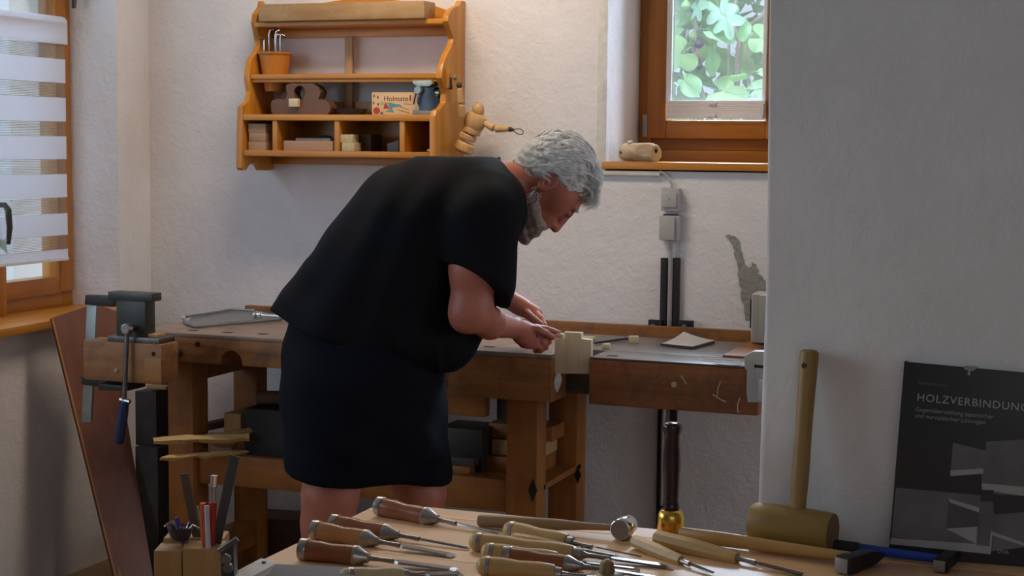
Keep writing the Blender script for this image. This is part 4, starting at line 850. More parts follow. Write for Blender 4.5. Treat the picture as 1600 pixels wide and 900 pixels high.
def P(px): return Vector(px)
def chisel(label, butt, ferr, tip, rh, style, bw=.012, group=None, name='chisel', mat=None, drop=True, rt_=None, gouge=False):
    """butt, ferr, tip are points on the table plane: end of grip, end of ferrule, cutting edge"""
    butt, ferr, tip = P(butt), P(ferr), P(tip)
    d2 = (tip - butt); L = d2.length
    a = Vector((butt.x, butt.y, TZ + rh)); b = Vector((tip.x, tip.y, TZ + .003)); d = (b - a).normalized()
    Lh = (ferr - butt).length
    t = thing(name, (butt.x, butt.y, TZ), label, name, group)
    hm = mat
    if style == 'hoop':       # joiner's chisel: steel hoop, waisted grip, cone ferrule
        hl = Lh * .80
        bm = B(); lathe(bm, a, b, [(.010, rh*.90), (.016, rh*.95), (hl*.38, rh*.97), (hl*.60, rh*.84), (hl*.82, rh*.96), (hl, rh*.97)], 24); mk('handle', bm, hm, t)
        bm = B(); lathe(bm, a, b, [(0, rh*.80), (.0015, rh*1.0), (.012, rh*1.02), (.0135, rh*.98)], 24); mk('striking_hoop', bm, STEEL, t)
        bm = B(); lathe(bm, a, b, [(hl - .001, rh*1.0), (hl + .004, rh*1.0), (Lh*.95, rh*.52), (Lh, rh*.46), (Lh + .002, rh*.30)], 24); mk('ferrule', bm, STEEL, t)
    elif style == 'ring':     # carver's round butt with inset ring and stepped ferrule
        hl = Lh * .92
        bm = B(); lathe(bm, a, b, [(0, rh*.35), (.003, rh*.72), (.008, rh*.95), (.022, rh*1.0), (hl*.33, rh*1.02), (hl*.55, rh*.88), (hl*.8, rh*.98), (hl*.97, rh*.88), (hl, rh*.8)], 24); mk('handle', bm, hm, t)
        bm = B(); lathe(bm, a, b, [(.0125, rh*1.0), (.013, rh*1.04), (.0195, rh*1.045), (.020, rh*1.0)], 24); mk('striking_hoop', bm, STEEL, t)
        bm = B(); lathe(bm, a, b, [(hl - .001, rh*.66), (hl + .001, rh*.68), (Lh, rh*.62), (Lh + .001, rh*.4)], 20); mk('ferrule', bm, STEEL, t)
    else:                     # faceted gouge handle without a hoop
        hl = Lh
        bm = B(); lathe(bm, a, b, [(0, rh*.70), (.004, rh*.92), (hl*.45, rh*1.0), (hl*.9, rh*.80), (hl, rh*.66)], 8); mk('handle', bm, hm, t, sharp=25)
    # shank and blade
    sh = .30 * (L - Lh)
    p0 = a + d * Lh
    bm = B(); lathe(bm, p0 - d*.001, b, [(0, .0052), (.006, .0040), (sh*.5, .0034), (sh, .0042)], 12); mk('shank', bm, BLADE, t)
    q0 = p0 + d * sh; lb = (b - q0).length; _, s, u = frame_of(d); bm = B()
    th = .0026; bev = .009 if bw > .008 else .005
    if gouge:
        n = 8; rows = []
        for tt, w_ in ((0, .25), (.10, .8), (1.0, 1.0)):
            row = []
            for k in range(n + 1):
                an = math.pi * (k / n - .5) * .9; c = q0 + d * (tt * lb) + s * math.sin(an) * bw*.5 * w_ - u * math.cos(an) * bw * .28 * w_ + u*.002
                row.append(bm.verts.new(c))
            rows.append(row)
        for i in range(2):
            for k in range(n): bm.faces.new([rows[i][k], rows[i][k+1], rows[i+1][k+1], rows[i+1][k]])
        bmesh.ops.solidify(bm, geom=list(bm.faces), thickness=.0014); mk('blade', bm, BLADE, t, sharp=50)
    else:
        sect = []
        for tt, w_, h_ in ((0, .35, th*1.3), (lb*.08, 1, th*1.15), (lb - bev, 1, th)):
            c = q0 + d * tt; sect.append([bm.verts.new(c + s*x*bw/2*w_ + u*y) for x, y in ((-1, -h_*.4), (1, -h_*.4), (.72, h_*.6), (-.72, h_*.6))])
        c = q0 + d * lb; sect.append([bm.verts.new(c + s*x*bw/2 + u*y) for x, y in ((-1, -th*.4), (1, -th*.4), (1, -th*.3), (-1, -th*.3))])
        for x_, y_ in zip(sect[:-1], sect[1:-1] + [None]):
            if y_ is None: break
            for k in range(4): bm.faces.new([x_[k], x_[(k+1)%4], y_[(k+1)%4], y_[k]])
        bm.faces.new(sect[0]); bm.faces.new(sect[2]); mk('blade', bm, BLADE, t, sharp=20)
        bm = B(); c0 = q0 + d * (lb - bev); c1 = q0 + d * lb
        A = [c0 + s*x*bw/2 + u*y for x, y in ((-1, -th*.4), (1, -th*.4), (.72, th*.6), (-.72, th*.6))]; Bq = [c1 + s*x*bw/2 + u*y for x, y in ((-1, -th*.4), (1, -th*.4), (1, -th*.33), (-1, -th*.33))]
        va = [bm.verts.new(p) for p in A]; vb = [bm.verts.new(p) for p in Bq]
        for k in range(4): bm.faces.new([va[k], va[(k+1)%4], vb[(k+1)%4], vb[k]])
        bm.faces.new(va); bm.faces.new(vb); mk('cutting_bevel', bm, CHROME, t, sharp=20)
    return t
BRN = brown_wood('X'); BCH = beech('X')
GB = 'brown handled bench chisels'; GL = 'light handled carving chisels'
chisel('brown steel hooped chisel lying farthest back, alone near the table edge', (-1.1498,-2.4087,0.8), (-1.029,-2.4417,0.8), (-0.9053,-2.46,0.8), .0165, 'hoop', .007, GB, mat=BRN)
chisel('brown hooped chisel second from the back in the left group, narrow blade', (-1.1702,-2.5397,0.8), (-1.0454,-2.5599,0.8), (-0.9157,-2.5662,0.8), .0145, 'hoop', .006, GB, mat=BRN)
chisel('orange brown hooped chisel in the middle left with a broad shining tip', (-1.1751,-2.5969,0.8), (-1.0561,-2.6126,0.8), (-0.9231,-2.6154,0.8), .0155, 'hoop', .018, GB, mat=wood('orange_brown_handle', (.27, .10, .025), (.40, .17, .05), 'X', .3, 2, None, .05))
chisel('reddish brown hooped chisel nearest the grey stone', (-1.134,-2.7164,0.8), (-1.0239,-2.7023,0.8), (-0.8892,-2.6888,0.8), .0165, 'hoop', .020, GB, mat=brown_wood('X'))
chisel('cream handled wide chisel at the bottom edge of the view beside the grey stone', (-1.0149,-2.8197,0.8), (-0.9305,-2.7626,0.8), (-0.8725,-2.7047,0.8), .0125, 'ring', .026, GL, mat=wood('cream_handle', (.55, .42, .25), (.68, .55, .36), 'X', .4, 2, None, .03))
chisel('light handled gouge topmost of the right bundle, lying just below the hammer', (-0.8961,-2.4698,0.8), (-0.7718,-2.4883,0.8), (-0.6557,-2.5152,0.8), .0145, 'ring', .007, GL, mat=BCH, gouge=True)
chisel('slim orange handled small chisel lying under the topmost light handled gouge', (-0.8744,-2.4921,0.8), (-0.7763,-2.5031,0.8), (-0.6905,-2.5217,0.8), .0085, 'facet', .008, GL, mat=wood('orange_handle', (.42, .22, .05), (.52, .29, .08), 'X', .35, 2, None, .05))
chisel('light handled wide chisel whose grip reaches farthest left in the right bundle', (-0.9166,-2.5666,0.8), (-0.7362,-2.5613,0.8), (-0.6086,-2.5438,0.8), .0150, 'ring', .012, GL, mat=BCH)
chisel('brown handled chisel with a bright hoop, upper one in the right bundle', (-0.8633,-2.5526,0.8), (-0.7372,-2.5859,0.8), (-0.5942,-2.5534,0.8), .0125, 'hoop', .010, GB, mat=BRN)
chisel('light handled chisel half hidden behind the lower brown one in the right bundle', (-0.8773,-2.6166,0.8), (-0.7506,-2.6034,0.8), (-0.6371,-2.5831,0.8), .0145, 'ring', .010, GL, mat=BCH)
chisel('dark reddish handled chisel with a long steel cone, lower one in the right bundle', (-0.8415,-2.6177,0.8), (-0.7161,-2.6316,0.8), (-0.5881,-2.6193,0.8), .0135, 'hoop', .012, GB, mat=BRN)
chisel('light handled chisel nearest the camera in the right bundle', (-0.8526,-2.6964,0.8), (-0.7317,-2.6645,0.8), (-0.6083,-2.6498,0.8), .0150, 'ring', .012, GL, mat=BCH)
chisel('small light faceted gouge pointing down right beside the brass mallet', (-0.6854,-2.4519,0.8), (-0.5945,-2.5259,0.8), (-0.5335,-2.5627,0.8), .0115, 'facet', .011, GL, name='gouge', mat=BCH, gouge=True)
chisel('large light faceted gouge lying in front of the brass mallet', (-0.6571,-2.4268,0.8), (-0.523,-2.4999,0.8), (-0.4095,-2.5183,0.8), .0138, 'facet', .014, GL, name='gouge', mat=BCH, gouge=True)

# small dark turned knob at the lower edge
c_ = Vector((-0.6723,-2.6359,0.8))
bm = B(); lathe(bm, c_, c_ + Vector((0, 0, 1)), [(0, .024), (.004, .026), (.007, .022), (.009, .012), (.018, .0105), (.024, .009), (.028, .003)], 22)
t = mk('turned_knob', bm, wood('olive_knob', (.20, .13, .05), (.30, .2, .08), 'Z', .3), None); tag(t, 'small olive brown turned knob at the bottom edge among the chisel blades', 'knob')

# steel hammer with the round shining head
H1 = thing('round_hammer', (-0.7213,-2.4094,0.8), 'small hammer with a short polished cylindrical steel head and plain wooden handle', 'hammer')
ha = Vector((-0.7189,-2.4174,0.8)); hb = Vector((-0.7149,-2.3513,0.8)); ha.z = hb.z = TZ + .0175
dd = (hb - ha).normalized(); hb = ha + dd * .040
bm = B(); lathe(bm, ha, hb, [(0, .0155), (.001, .0168), (.003, .0175), (.037, .0175), (.039, .0168), (.040, .0155)], 40); mk('head', bm, CHROME, H1, sharp=50)
bm = B(); lathe(bm, ha - dd*.0006, hb, [(0, .0150), (.001, .0155)], 36); mk('striking_face', bm, plain('dull_face', (.30, .29, .29), .45, .9), H1)
ga = Vector((-0.9622,-2.4182,0.8)); ga.z = TZ + .0105; gb_ = ha + dd*.018; gb_.z = TZ + .0165; L = (gb_ - ga).length
bm = B(); lathe(bm, ga, gb_, [(0, .0078), (.002, .0100), (L*.2, .0105), (L*.55, .0095), (L*.75, .0062), (L - .016, .0052), (L, .005)], 20); mk('handle', bm, wood('aged_handle', (.28, .16, .07), (.38, .24, .11), 'X', .5, 2, None, .05), H1)

# brass headed mallet standing upright
c_ = Vector((-0.6546,-2.3445,0.8)); BMt = thing('brass_mallet', c_, 'brass headed carvers mallet with a dark turned handle standing upright on the table', 'mallet')
k = 0.9727   # metres per 1000 px
k = 1 / (k * 1000)
pr = lambda h, w: (h * k, w * k / 2)
bm = B(); lathe(bm, c_, c_ + Vector((0, 0, 1)), [pr(0, 42), pr(1, 43.5), pr(30, 42), pr(36, 38), pr(40, 31), pr(41, 26)], 40); mk('brass_head', bm, BRASS, BMt, sharp=50)
bm = B(); lathe(bm, c_, c_ + Vector((0, 0, 1)), [pr(40, 26), pr(42, 29), pr(46, 27), pr(56, 24), pr(90, 26), pr(110, 28), pr(130, 27), pr(148, 24.5), pr(160, 25), pr(166, 29), pr(172, 31), pr(177, 29), pr(179, 22), pr(179.5, 6)], 32); mk('handle', bm, plain('dark_lacquered_wood', (.030, .010, .012), .16, 0, .25, 0, 20), BMt, sharp=60)

# big wooden mallet leaning on the partition
hb0 = (-0.4543,-2.3412,0.8)
MA = thing('wooden_mallet', hb0, 'big beech mallet standing on its barrel head with the handle leaning on the wall', 'mallet')
mr = .0325
m0 = Vector((-0.5205,-2.352,0.8333)); m1 = Vector((-0.3892,-2.352,0.8406)); 
mc = (m0 + m1) / 2; dz = TZ + mr - mc.z + 0.0
m0.z = TZ + mr + .002; m1.z = TZ + mr + .0005; m1.y -= .016; m0.y += .008
L = (m1 - m0).length
bm = B(); lathe(bm, m0, m1, [(0, mr*.84), (.004, mr*.93), (L*.25, mr*.985), (L*.5, mr), (L*.78, mr*.99), (L*.97, mr*.96), (L, mr*.93)], 36, (1, 1)); mk('barrel_head', bm, wood('mallet_wood', (.26, .155, .035), (.35, .215, .055), 'X', .5, 1.3, None, .1), MA, sharp=40)
bm = B(); dm = (m1 - m0).normalized(); lathe(bm, m1 - dm*.0002, m1 + dm, [(0, mr*.925), (.0006, mr*.90)], 32); mk('end_grain', bm, wood('end_grain', (.20, .11, .05), (.28, .16, .075), 'Z', .6), MA)
h0 = Vector((-0.4477,-2.352,0.8576)); h1 = Vector((-0.4406,-2.323,1.1124)); L = (h1 - h0).length
bm = B(); lathe(bm, h0, h1, [(0, .0125), (L*.10, .0130), (L*.20, .0140), (L*.34, .0138), (L*.5, .0132), (L*.72, .0140), (L*.93, .0152), (L*.985, .0148), (L, .010)], 28); 
mk('handle', bm, wood('mallet_handle_wood', (.28, .17, .05), (.38, .245, .085), 'Z', .45, 1.3, None, .06), MA)
hc = Vector((-0.4401,-2.35,1.0904)); bm = B(); dh = Vector((-.3, -1, 0)).normalized(); hq = h0 + (h1 - h0) * .905 + dh * .0142; lathe(bm, hq, hq + dh, [(0, .0048), (.0012, .0044)], 16); mk('hang_hole', bm, plain('hole_dark', (.05, .03, .015), .8), MA)
bm = B(); 
for k2 in range(5): pass
bm.free()

# cross peen hammer with a wooden handle
def hammer(name, label, ga, gb, head0, head1, hr, hw, hmat, grip=None, group=None, rh=.011):
    t = thing(name, (head0[0], head0[1], TZ), label, 'hammer')
    h0 = Vector(head0); h1 = Vector(head1); h0.z = h1.z = TZ + hw/2 + .0006
    c = (h0 + h1) / 2
    bm = B(); d, s, u = frame_of(h1 - h0); Lh = (h1 - h0).length
    secs = []
    for tt, a_, b_ in ((0, .86, .86), (.06, 1, 1), (.26, 1, 1), (.34, .86, .9), (.68, .86, .9), (.80, .9, .7), (.97, .95, .30), (1.0, .9, .2)):
        q = h0 + d * Lh * tt; cz = 0
        secs.append([bm.verts.new(q + s*x*hw/2*a_ + u*(y*hw/2*b_ + (hw/2*(1-b_)*.2))) for x, y in ((-1,-1),(1,-1),(1,1),(-1,1))])
    for a_, b_ in zip(secs, secs[1:]):
        for i in range(4): bm.faces.new([a_[i], a_[(i+1)%4], b_[(i+1)%4], b_[i]])
    bm.faces.new(secs[0]); bm.faces.new(secs[-1]); mk('head', bm, plain('hammer_iron', (.045, .043, .043), .5, .7, .3, .2, 50), t, .0015)
    bm = B(); bar(bm, h0 - d*.0008, h0 + d*.0006, hw*.84, hw*.84); mk('striking_face', bm, plain('worn_face', (.30, .29, .27), .45, .8, .2), t, .0004)
    a = Vector(ga); a.z = TZ + rh + .001; b = Vector(gb); b.z = TZ + hw*.55
    L = (b - a).length
    bm = B(); lathe(bm, a, b, [(0, rh*.7), (.004, rh*.98), (L*.25, rh*1.05), (L*.6, rh*.85), (L*.9, rh*.72), (L, rh*.70)], 20, (.8, 1)); mk('handle', bm, hmat, t)
    if grip:
        bm = B(); lathe(bm, a, b, [(-.003, rh*.8), (.001, rh*1.1), (L*.25, rh*1.12), (L*grip*.97, rh*1.05), (L*grip, rh*.93)], 20, (.85, 1)); mk('rubber_grip', bm, plain('black_rubber', (.012, .014, .02), .6), t)
    return t
hammer('hammer', 'cross peen hammer with an ochre wooden handle lying in front of the wooden mallet', (-0.6299,-2.3798,0.8), (-0.3355,-2.4331,0.8), (-0.3569,-2.4849,0.8), (-0.3149,-2.3964,0.8), .011, .026, wood('ochre_handle', (.40, .22, .06), (.50, .29, .09), 'X', .4, 2, None, .05))
hammer('hammer', 'hammer with black grip and bright blue shaft lying in front of the book', (-0.4777,-2.3467,0.8), (-0.2164,-2.3791,0.8), (-0.2225,-2.4209,0.8), (-0.2074,-2.3349,0.8), .009, .0205, BLUEPL, grip=.50, rh=.0095)

# ---------------------------------------------------------------- the book
BK = thing('book', (-0.2549,-2.3549,0.8), 'dark hardcover book about wood joints standing against the partition at the right', 'book')
bl = Vector((-0.3051,-2.347,0.8)); bl.z = TZ + .001
br = Vector((-0.1062,-2.3328,0.8)); ux = (br - bl); ux.z = 0; ux.normalize()
tl = Vector((-0.293,-2.325,1.1018)); 
vy = tl - bl; H = vy.length; vy.normalize(); vy = (vy - ux * vy.dot(ux)); 
sh_ = (tl - bl).dot(ux)       # slight tilt in its own plane
vy = (tl - bl).normalized(); ux = (ux - vy * ux.dot(vy)).normalized(); uz = ux.cross(vy).normalized(); W = .245
uy = vy
def bp(x, y, z=0): return bl + ux * x + uy * y + uz * z
kx = W; bm = B(); bt_ = .022
def bbox_(name, mat, x0, x1, y0, y1, z0, z1, bev=.0006):
    bm = B(); prism(bm, [bp(x0, y0, z1), bp(x1, y0, z1), bp(x1, y1, z1), bp(x0, y1, z1)], -uz * (z1 - z0)); return mk(name, bm, mat, BK, bev)
COV = plain('book_jacket', (.022, .022, .025), .4, 0, .06, 0, 8)
bbox_('front_cover', COV, 0, W, 0, H, -.002, 0)
bbox_('back_cover', COV, 0, W, 0, H, -bt_, -bt_ + .002)
bbox_('page_block', plain('page_edges', (.55, .52, .46), .8), .004, W - .004, .003, H - .004, -bt_ + .002, -.002)
bbox_('spine', COV, -.001, .003, 0, H, -bt_, -.0005)
# photograph printed on the jacket: dovetailed boards in grey
def cov(px, py):
    return None
PH1 = plain('print_grey_dark', (.085, .08, .088), .45, 0, .25, 0, 18); PH2 = plain('print_grey_mid', (.135, .128, .138), .45, 0, .2, 0, 14); PH3 = plain('print_light', (.36, .36, .36), .45, 0, .08); PH4 = plain('print_black', (.022, .021, .024), .45)
def hitplane(ray):   # a point given on the plane y=-2.35, slid along the cover plane
    return None
CP = Vector((0, -4.83, 1.43))
def jk(pts, name, mat, lift):
    """outline corners lie on the jacket; pts are given near it and dropped onto it"""
    o = []
    for p in pts:
        d = Vector(p) - CP; t_ = (bl + uz*lift - CP).dot(uz) / d.dot(uz); o.append(CP + d * t_)
    bm = B(); prism(bm, o, -uz * (lift * .6)); return mk(name, bm, mat, BK)
E_ = 1e-4
jk([(-0.2974,-2.35,0.909),(-0.1093,-2.35,0.9076),(-0.1066,-2.35,0.8346),(-0.157,-2.35,0.8227),(-0.3026,-2.35,0.8252)], 'printed_board', PH2, 2*E_)
jk([(-0.215,-2.35,0.9851),(-0.1671,-2.35,0.977),(-0.1667,-2.35,0.9907),(-0.1126,-2.35,0.9977),(-0.1095,-2.35,0.9125),(-0.1694,-2.35,0.9102),(-0.1725,-2.35,0.9462),(-0.2172,-2.35,0.9366)], 'printed_board', PH2, 3*E_)
jk([(-0.2174,-2.35,0.9425),(-0.1699,-2.35,0.9494),(-0.1687,-2.35,0.9416),(-0.2171,-2.35,0.9337)], 'printed_edge', PH3, 4*E_)
jk([(-0.1709,-2.35,0.9267),(-0.11,-2.35,0.9261),(-0.1095,-2.35,0.9125),(-0.1706,-2.35,0.9169)], 'printed_edge', PH3, 4*E_)
jk([(-0.1706,-2.35,0.9169),(-0.153,-2.35,0.9175),(-0.1527,-2.35,0.9116),(-0.1095,-2.35,0.9125),(-0.1086,-2.35,0.8882),(-0.1516,-2.35,0.8803),(-0.1533,-2.35,0.8998),(-0.1728,-2.35,0.899)], 'printed_shadow', PH4, 5*E_)
jk([(-0.2187,-2.35,0.8989),(-0.1732,-2.35,0.8852),(-0.1723,-2.35,0.8587),(-0.2209,-2.35,0.8511)], 'printed_joint', PH1, 6*E_)
jk([(-0.2187,-2.35,0.8989),(-0.1733,-2.35,0.8892),(-0.1731,-2.35,0.8813),(-0.2167,-2.35,0.8932)], 'printed_edge', PH3, 7*E_)
jk([(-0.221,-2.35,0.8521),(-0.1751,-2.35,0.8594),(-0.1751,-2.35,0.8308),(-0.1564,-2.35,0.8306),(-0.1553,-2.35,0.8524),(-0.1526,-2.35,0.8547),(-0.1541,-2.35,0.819),(-0.3044,-2.35,0.82),(-0.3027,-2.35,0.8292),(-0.1751,-2.35,0.8327)], 'printed_edge', PH3, 8*E_)
jk([(-0.1554,-2.35,0.8544),(-0.1069,-2.35,0.8414),(-0.1067,-2.35,0.8366),(-0.1542,-2.35,0.8486)], 'printed_edge', PH3, 9*E_)
jk([(-0.3035,-2.35,0.8241),(-0.1542,-2.35,0.823),(-0.1542,-2.35,0.8486),(-0.1085,-2.35,0.8364),(-0.105,-2.35,0.7906),(-0.2171,-2.35,0.7937),(-0.3047,-2.35,0.7998)], 'jacket_base', plain('jacket_black', (.014, .014, .017), .35), 8*E_) if False else None
LT = plain('title_grey', (.42, .42, .42), .5, 0, .02); LT2 = plain('subtitle_grey', (.30, .30, .30), .5, 0, .02)
def onj(p):
    d = Vector(p) - CP; t_ = (bl + uz*.0004 - CP).dot(uz) / d.dot(uz); return CP + d * t_
k_ = 1.0
text_part('title_lettering', 'HOLZVERBINDUNGEN', .0168, LT, BK, onj((-0.271,-2.35,1.0461)), ux, uy, .0001, 1.13)
text_part('subtitle_lettering', 'Gegenüberstellung japanischer', .0094, LT2, BK, onj((-0.2724,-2.35,1.0302)), ux, uy, .0001, 1.0)
text_part('subtitle_lettering', 'und europäischer Lösungen', .0094, LT2, BK, onj((-0.273,-2.35,1.0203)), ux, uy, .0001, 1.0)
text_part('author_lettering', 'Wolfram Graubner', .0058, plain('author_grey', (.16, .16, .16), .5), BK, onj((-0.2699,-2.35,1.0718)), ux, uy, .0001, 1.0)
text_part('publisher_lettering', 'DVA', .0085, LT, BK, onj((-0.1449,-2.35,0.8219)), ux, uy, .0001, 1.0)
# torn jacket edge
jk([(-0.2013,-2.35,1.1044),(-0.1808,-2.35,1.1036),(-0.1898,-2.35,1.0963),(-0.1935,-2.35,1.0961),(-0.1933,-2.35,1.0893),(-0.198,-2.35,1.0909),(-0.1964,-2.35,1.0969),(-0.2029,-2.35,1.0984)], 'torn_edge', plain('torn_paper', (.34, .34, .34), .8), 6*E_)
bm = B(); c_ = (-0.3092,-2.3233,0.8); lathe(bm, (c_[0], c_[1] + .01, TZ), (c_[0], c_[1] + .01, 2), [(0, .004), (.004, .005), (.008, .003)], 12); t = mk('small_stopper', bm, plain('clear_grey', (.3, .3, .28), .3), None); tag(t, 'tiny greyish bump stop on the table at the left foot of the book', 'stopper')

# ---------------------------------------------------------------- grey stone, white strip
bm = B(); prism(bm, [(-1.1221,-2.8128,0.818),(-1.0174,-2.788,0.818),(-0.939,-2.9124,0.818),(-1.0744,-2.9521,0.818)], (0, 0, -.017)); t = mk('sharpening_stone', bm, plain('grey_stone', (.17, .17, .17), .7, 0, .05, .1, 60), None, .0012); tag(t, 'flat grey sharpening stone at the lower left corner of the table', 'stone')
AL = thing('straight_edge', (-1.1742,-2.7773,0.8), 'pale metal strip with a dark screw lying on the left corner of the table', 'strip')
bm = B(); prism(bm, [(-1.1819,-2.8235,0.803),(-1.1854,-2.7423,0.803),(-1.1568,-2.7504,0.803),(-1.1478,-2.7666,0.803),(-1.1336,-2.9197,0.803)], (0, 0, -.0025)); mk('strip_body', bm, plain('pale_aluminium', (.60, .58, .56), .5, .1), AL, .0005)
bm = B(); prism(bm, [(-1.1487,-2.765,0.8035),(-1.1426,-2.9009,0.8035),(-1.1229,-2.9275,0.8035),(-1.1311,-2.7928,0.8035)], (0, 0, -.003)); mk('blue_edge', bm, plain('blue_grey_edge', (.12, .13, .18), .4, .3), AL, .0004)
bm = B(); c_ = (-1.168,-2.7652,0.8035); lathe(bm, (c_[0], c_[1], .803), (c_[0], c_[1], 1), [(0, .0022), (.001, .0022), (.0012, .004), (.002, .0035)], 10); mk('screw', bm, BLACKPL, AL)

# ---------------------------------------------------------------- block with pens at the lower left
HD = 2.25
st_ = thing('side_stand', (-1.2185,-2.8843,0), 'low wooden stand below the tool block, left of the table', 'stand')
cx, cy, _ = (-1.2301,-2.8673,0.8212)
zt_ = 0.8481
boxo('stand_top', bench_wood('X'), st_, cx - .14, cx + .09, cy - .12, cy + .12, zt_ - .145, zt_ - .11, .004)
for sx_ in (-.12, .06):
    for sy_ in (-.10, .08): boxo('leg', bench_wood('Z'), st_, cx + sx_, cx + sx_ + .03, cy + sy_, cy + sy_ + .03, 0, zt_ - .145, .002)
HB = thing('tool_block', (cx, cy, zt_ - .11), 'light wooden block holding pens, rulers and pencils at the lower left', 'pen block')
ux2 = Vector((math.cos(YAW), math.sin(YAW), 0)); uy2 = Vector((-math.sin(YAW), math.cos(YAW), 0))
def hb(name, mat, px0, px1, z0, z1, d0, d1, bev=.003):
    s = HD / 2500; bm = B(); a = (px0 - 800) * s; b = (px1 - 800) * s
    o = Vector((0, -4.83, 0)); q = [o + ux2*x + uy2*d for x, d in ((a, d0), (b, d0), (b, d1), (a, d1))]
    prism(bm, [Vector((p.x, p.y, z0)) for p in q], (0, 0, z1 - z0)); return mk(name, bm, mat, HB, bev)
BLK = wood('pen_block_wood', (.38, .20, .07), (.50, .29, .11), 'Z', .45, 1.2, None, .05)
hb('front_block', BLK, 279, 341, zt_ - .11, zt_, HD, HD + .05); hb('left_block', BLK, 232, 277, zt_ - .11, zt_ - .005, HD + .005, HD + .055)
hb('back_block', BLK, 236, 335, zt_ - .11, zt_ + .002, HD + .052, HD + .10)
def dp(px, py, d): return None
def rodthing(name, label, cat, pts, r, mat, tip=None, seg=10, flat=None):
    bm = B(); 
    if flat: bar(bm, pts[0], pts[1], flat[0], flat[1])
    else: tube(bm, pts, r, seg)
    t = mk(name, bm, mat, None); return tag(t, label, cat)
rodthing('steel_ruler', 'dark flat steel strip leaning right in the pen block', 'ruler', [(-1.2032,-2.8465,0.8359),(-1.1746,-2.8358,0.9776)], .004, plain('dark_strip', (.09, .085, .08), .45, .6), flat=(.015, .002))
rodthing('steel_ruler', 'dark rounded wooden slat leaning left in the pen block', 'slat', [(-1.2393,-2.828,0.8279),(-1.2596,-2.8357,0.9443)], .004, plain('dark_slat', (.10, .06, .035), .6), flat=(.013, .003))
t = thing('marker', (-1.1997,-2.8559,0.8385), 'red marker with a chrome tube standing in the pen block', 'marker'); 
bm = B(); tube(bm, [(-1.2023,-2.8569,0.8385),(-1.1992,-2.8557,0.9109)], .0052, 12); mk('barrel', bm, plain('red_plastic', (.42, .02, .01), .35), t)
bm = B(); tube(bm, [(-1.1992,-2.8557,0.9119),(-1.1982,-2.8553,0.9363)], .0038, 12); mk('metal_tube', bm, STEEL, t)
bm = B(); tube(bm, [(-1.1982,-2.8553,0.9344),(-1.1973,-2.855,0.9503)], .0050, 12); mk('chrome_cap', bm, CHROME, t)
t = thing('pen', (-1.2073,-2.8694,0.841), 'orange pen standing between the markers of the pen block', 'pen')
bm = B(); tube(bm, [(-1.2067,-2.867,0.8405),(-1.2088,-2.8678,0.9117)], [.0045, .0045], 12); mk('barrel', bm, plain('orange_plastic2', (.62, .10, .015), .35), t)
t = rodthing('pen', 'white and lilac pen standing in front of the orange pen', 'pen', [(-1.1978,-2.8712,0.8424),(-1.1999,-2.872,0.9096)], .0036, plain('lilac_plastic', (.55, .55, .68), .35))
t = rodthing('metal_rod', 'thin bright steel rod leaning behind the red marker', 'rod', [(-1.2041,-2.8362,0.8448),(-1.1931,-2.832,0.9283)], .0022, STEEL)
t = rodthing('metal_rod', 'thin bright steel pin leaning left beside the orange pen', 'rod', [(-1.225,-2.844,0.8541),(-1.2308,-2.8462,0.9005)], .0016, STEEL)
t = rodthing('pencil', 'blue purple pencil leaning left behind the block', 'pencil', [(-1.2513,-2.8539,0.8443),(-1.2597,-2.857,0.884)], .0030, plain('violet_lacquer', (.07, .04, .30), .4))
# little tangle of metal fittings on the left block
c0 = Vector((-1.2547,-2.8552,0.848))
TG = thing('metal_bowl', (c0.x, c0.y, zt_), 'small dark bowl of metal fittings on the back of the pen block', 'bowl')
bm = B(); lathe(bm, (c0.x, c0.y, zt_ + .002), (c0.x, c0.y, 3), [(0, .010), (.004, .014), (.016, .018), (.020, .019), (.018, .016), (.006, .010)], 18); mk('bowl_body', bm, plain('purple_dark', (.05, .03, .06), .35), TG)
for k in range(5):
    an = k * 1.3; bm = B(); e = c0 + Vector((math.cos(an)*.009, math.sin(an)*.009, 0)); tube(bm, [(e.x, e.y, zt_ + .012), (e.x + math.cos(an)*.012, e.y + math.sin(an)*.01, zt_ + .026), (e.x + math.cos(an)*.022, e.y, zt_ + .022)], .0018, 6); mk('metal_fitting', bm, STEEL, TG)
SQ = thing('metal_square', (-1.1833,-2.8497,0.8217), 'dark angled metal fitting with a bent arm at the right side of the pen block', 'fitting')
bm = B(); tube(bm, [(-1.1761,-2.8791,0.8473),(-1.1641,-2.8746,0.8558),(-1.1512,-2.8697,0.8653)], .0042, 10); mk('arm', bm, DSTEEL, SQ)
hb2 = [(-1.1823,-2.8707,0.8401),(-1.1667,-2.8542,0.8527),(-1.1656,-2.8537,0.7491),(-1.1828,-2.8709,0.7518)]
bm = B(); prism(bm, hb2, uy2 * .03); mk('bracket_body', bm, plain('blue_black_metal', (.05, .055, .07), .4, .6), SQ, .002)
for (pt) in ((-1.1703,-2.8715,0.834), (-1.1678,-2.8706,0.8209)):
    bm = B(); lathe(bm, pt, Vector(pt) + uy2, [(0, .007), (.006, .008)], 12); mk('clamp_screw', bm, DSTEEL, SQ)
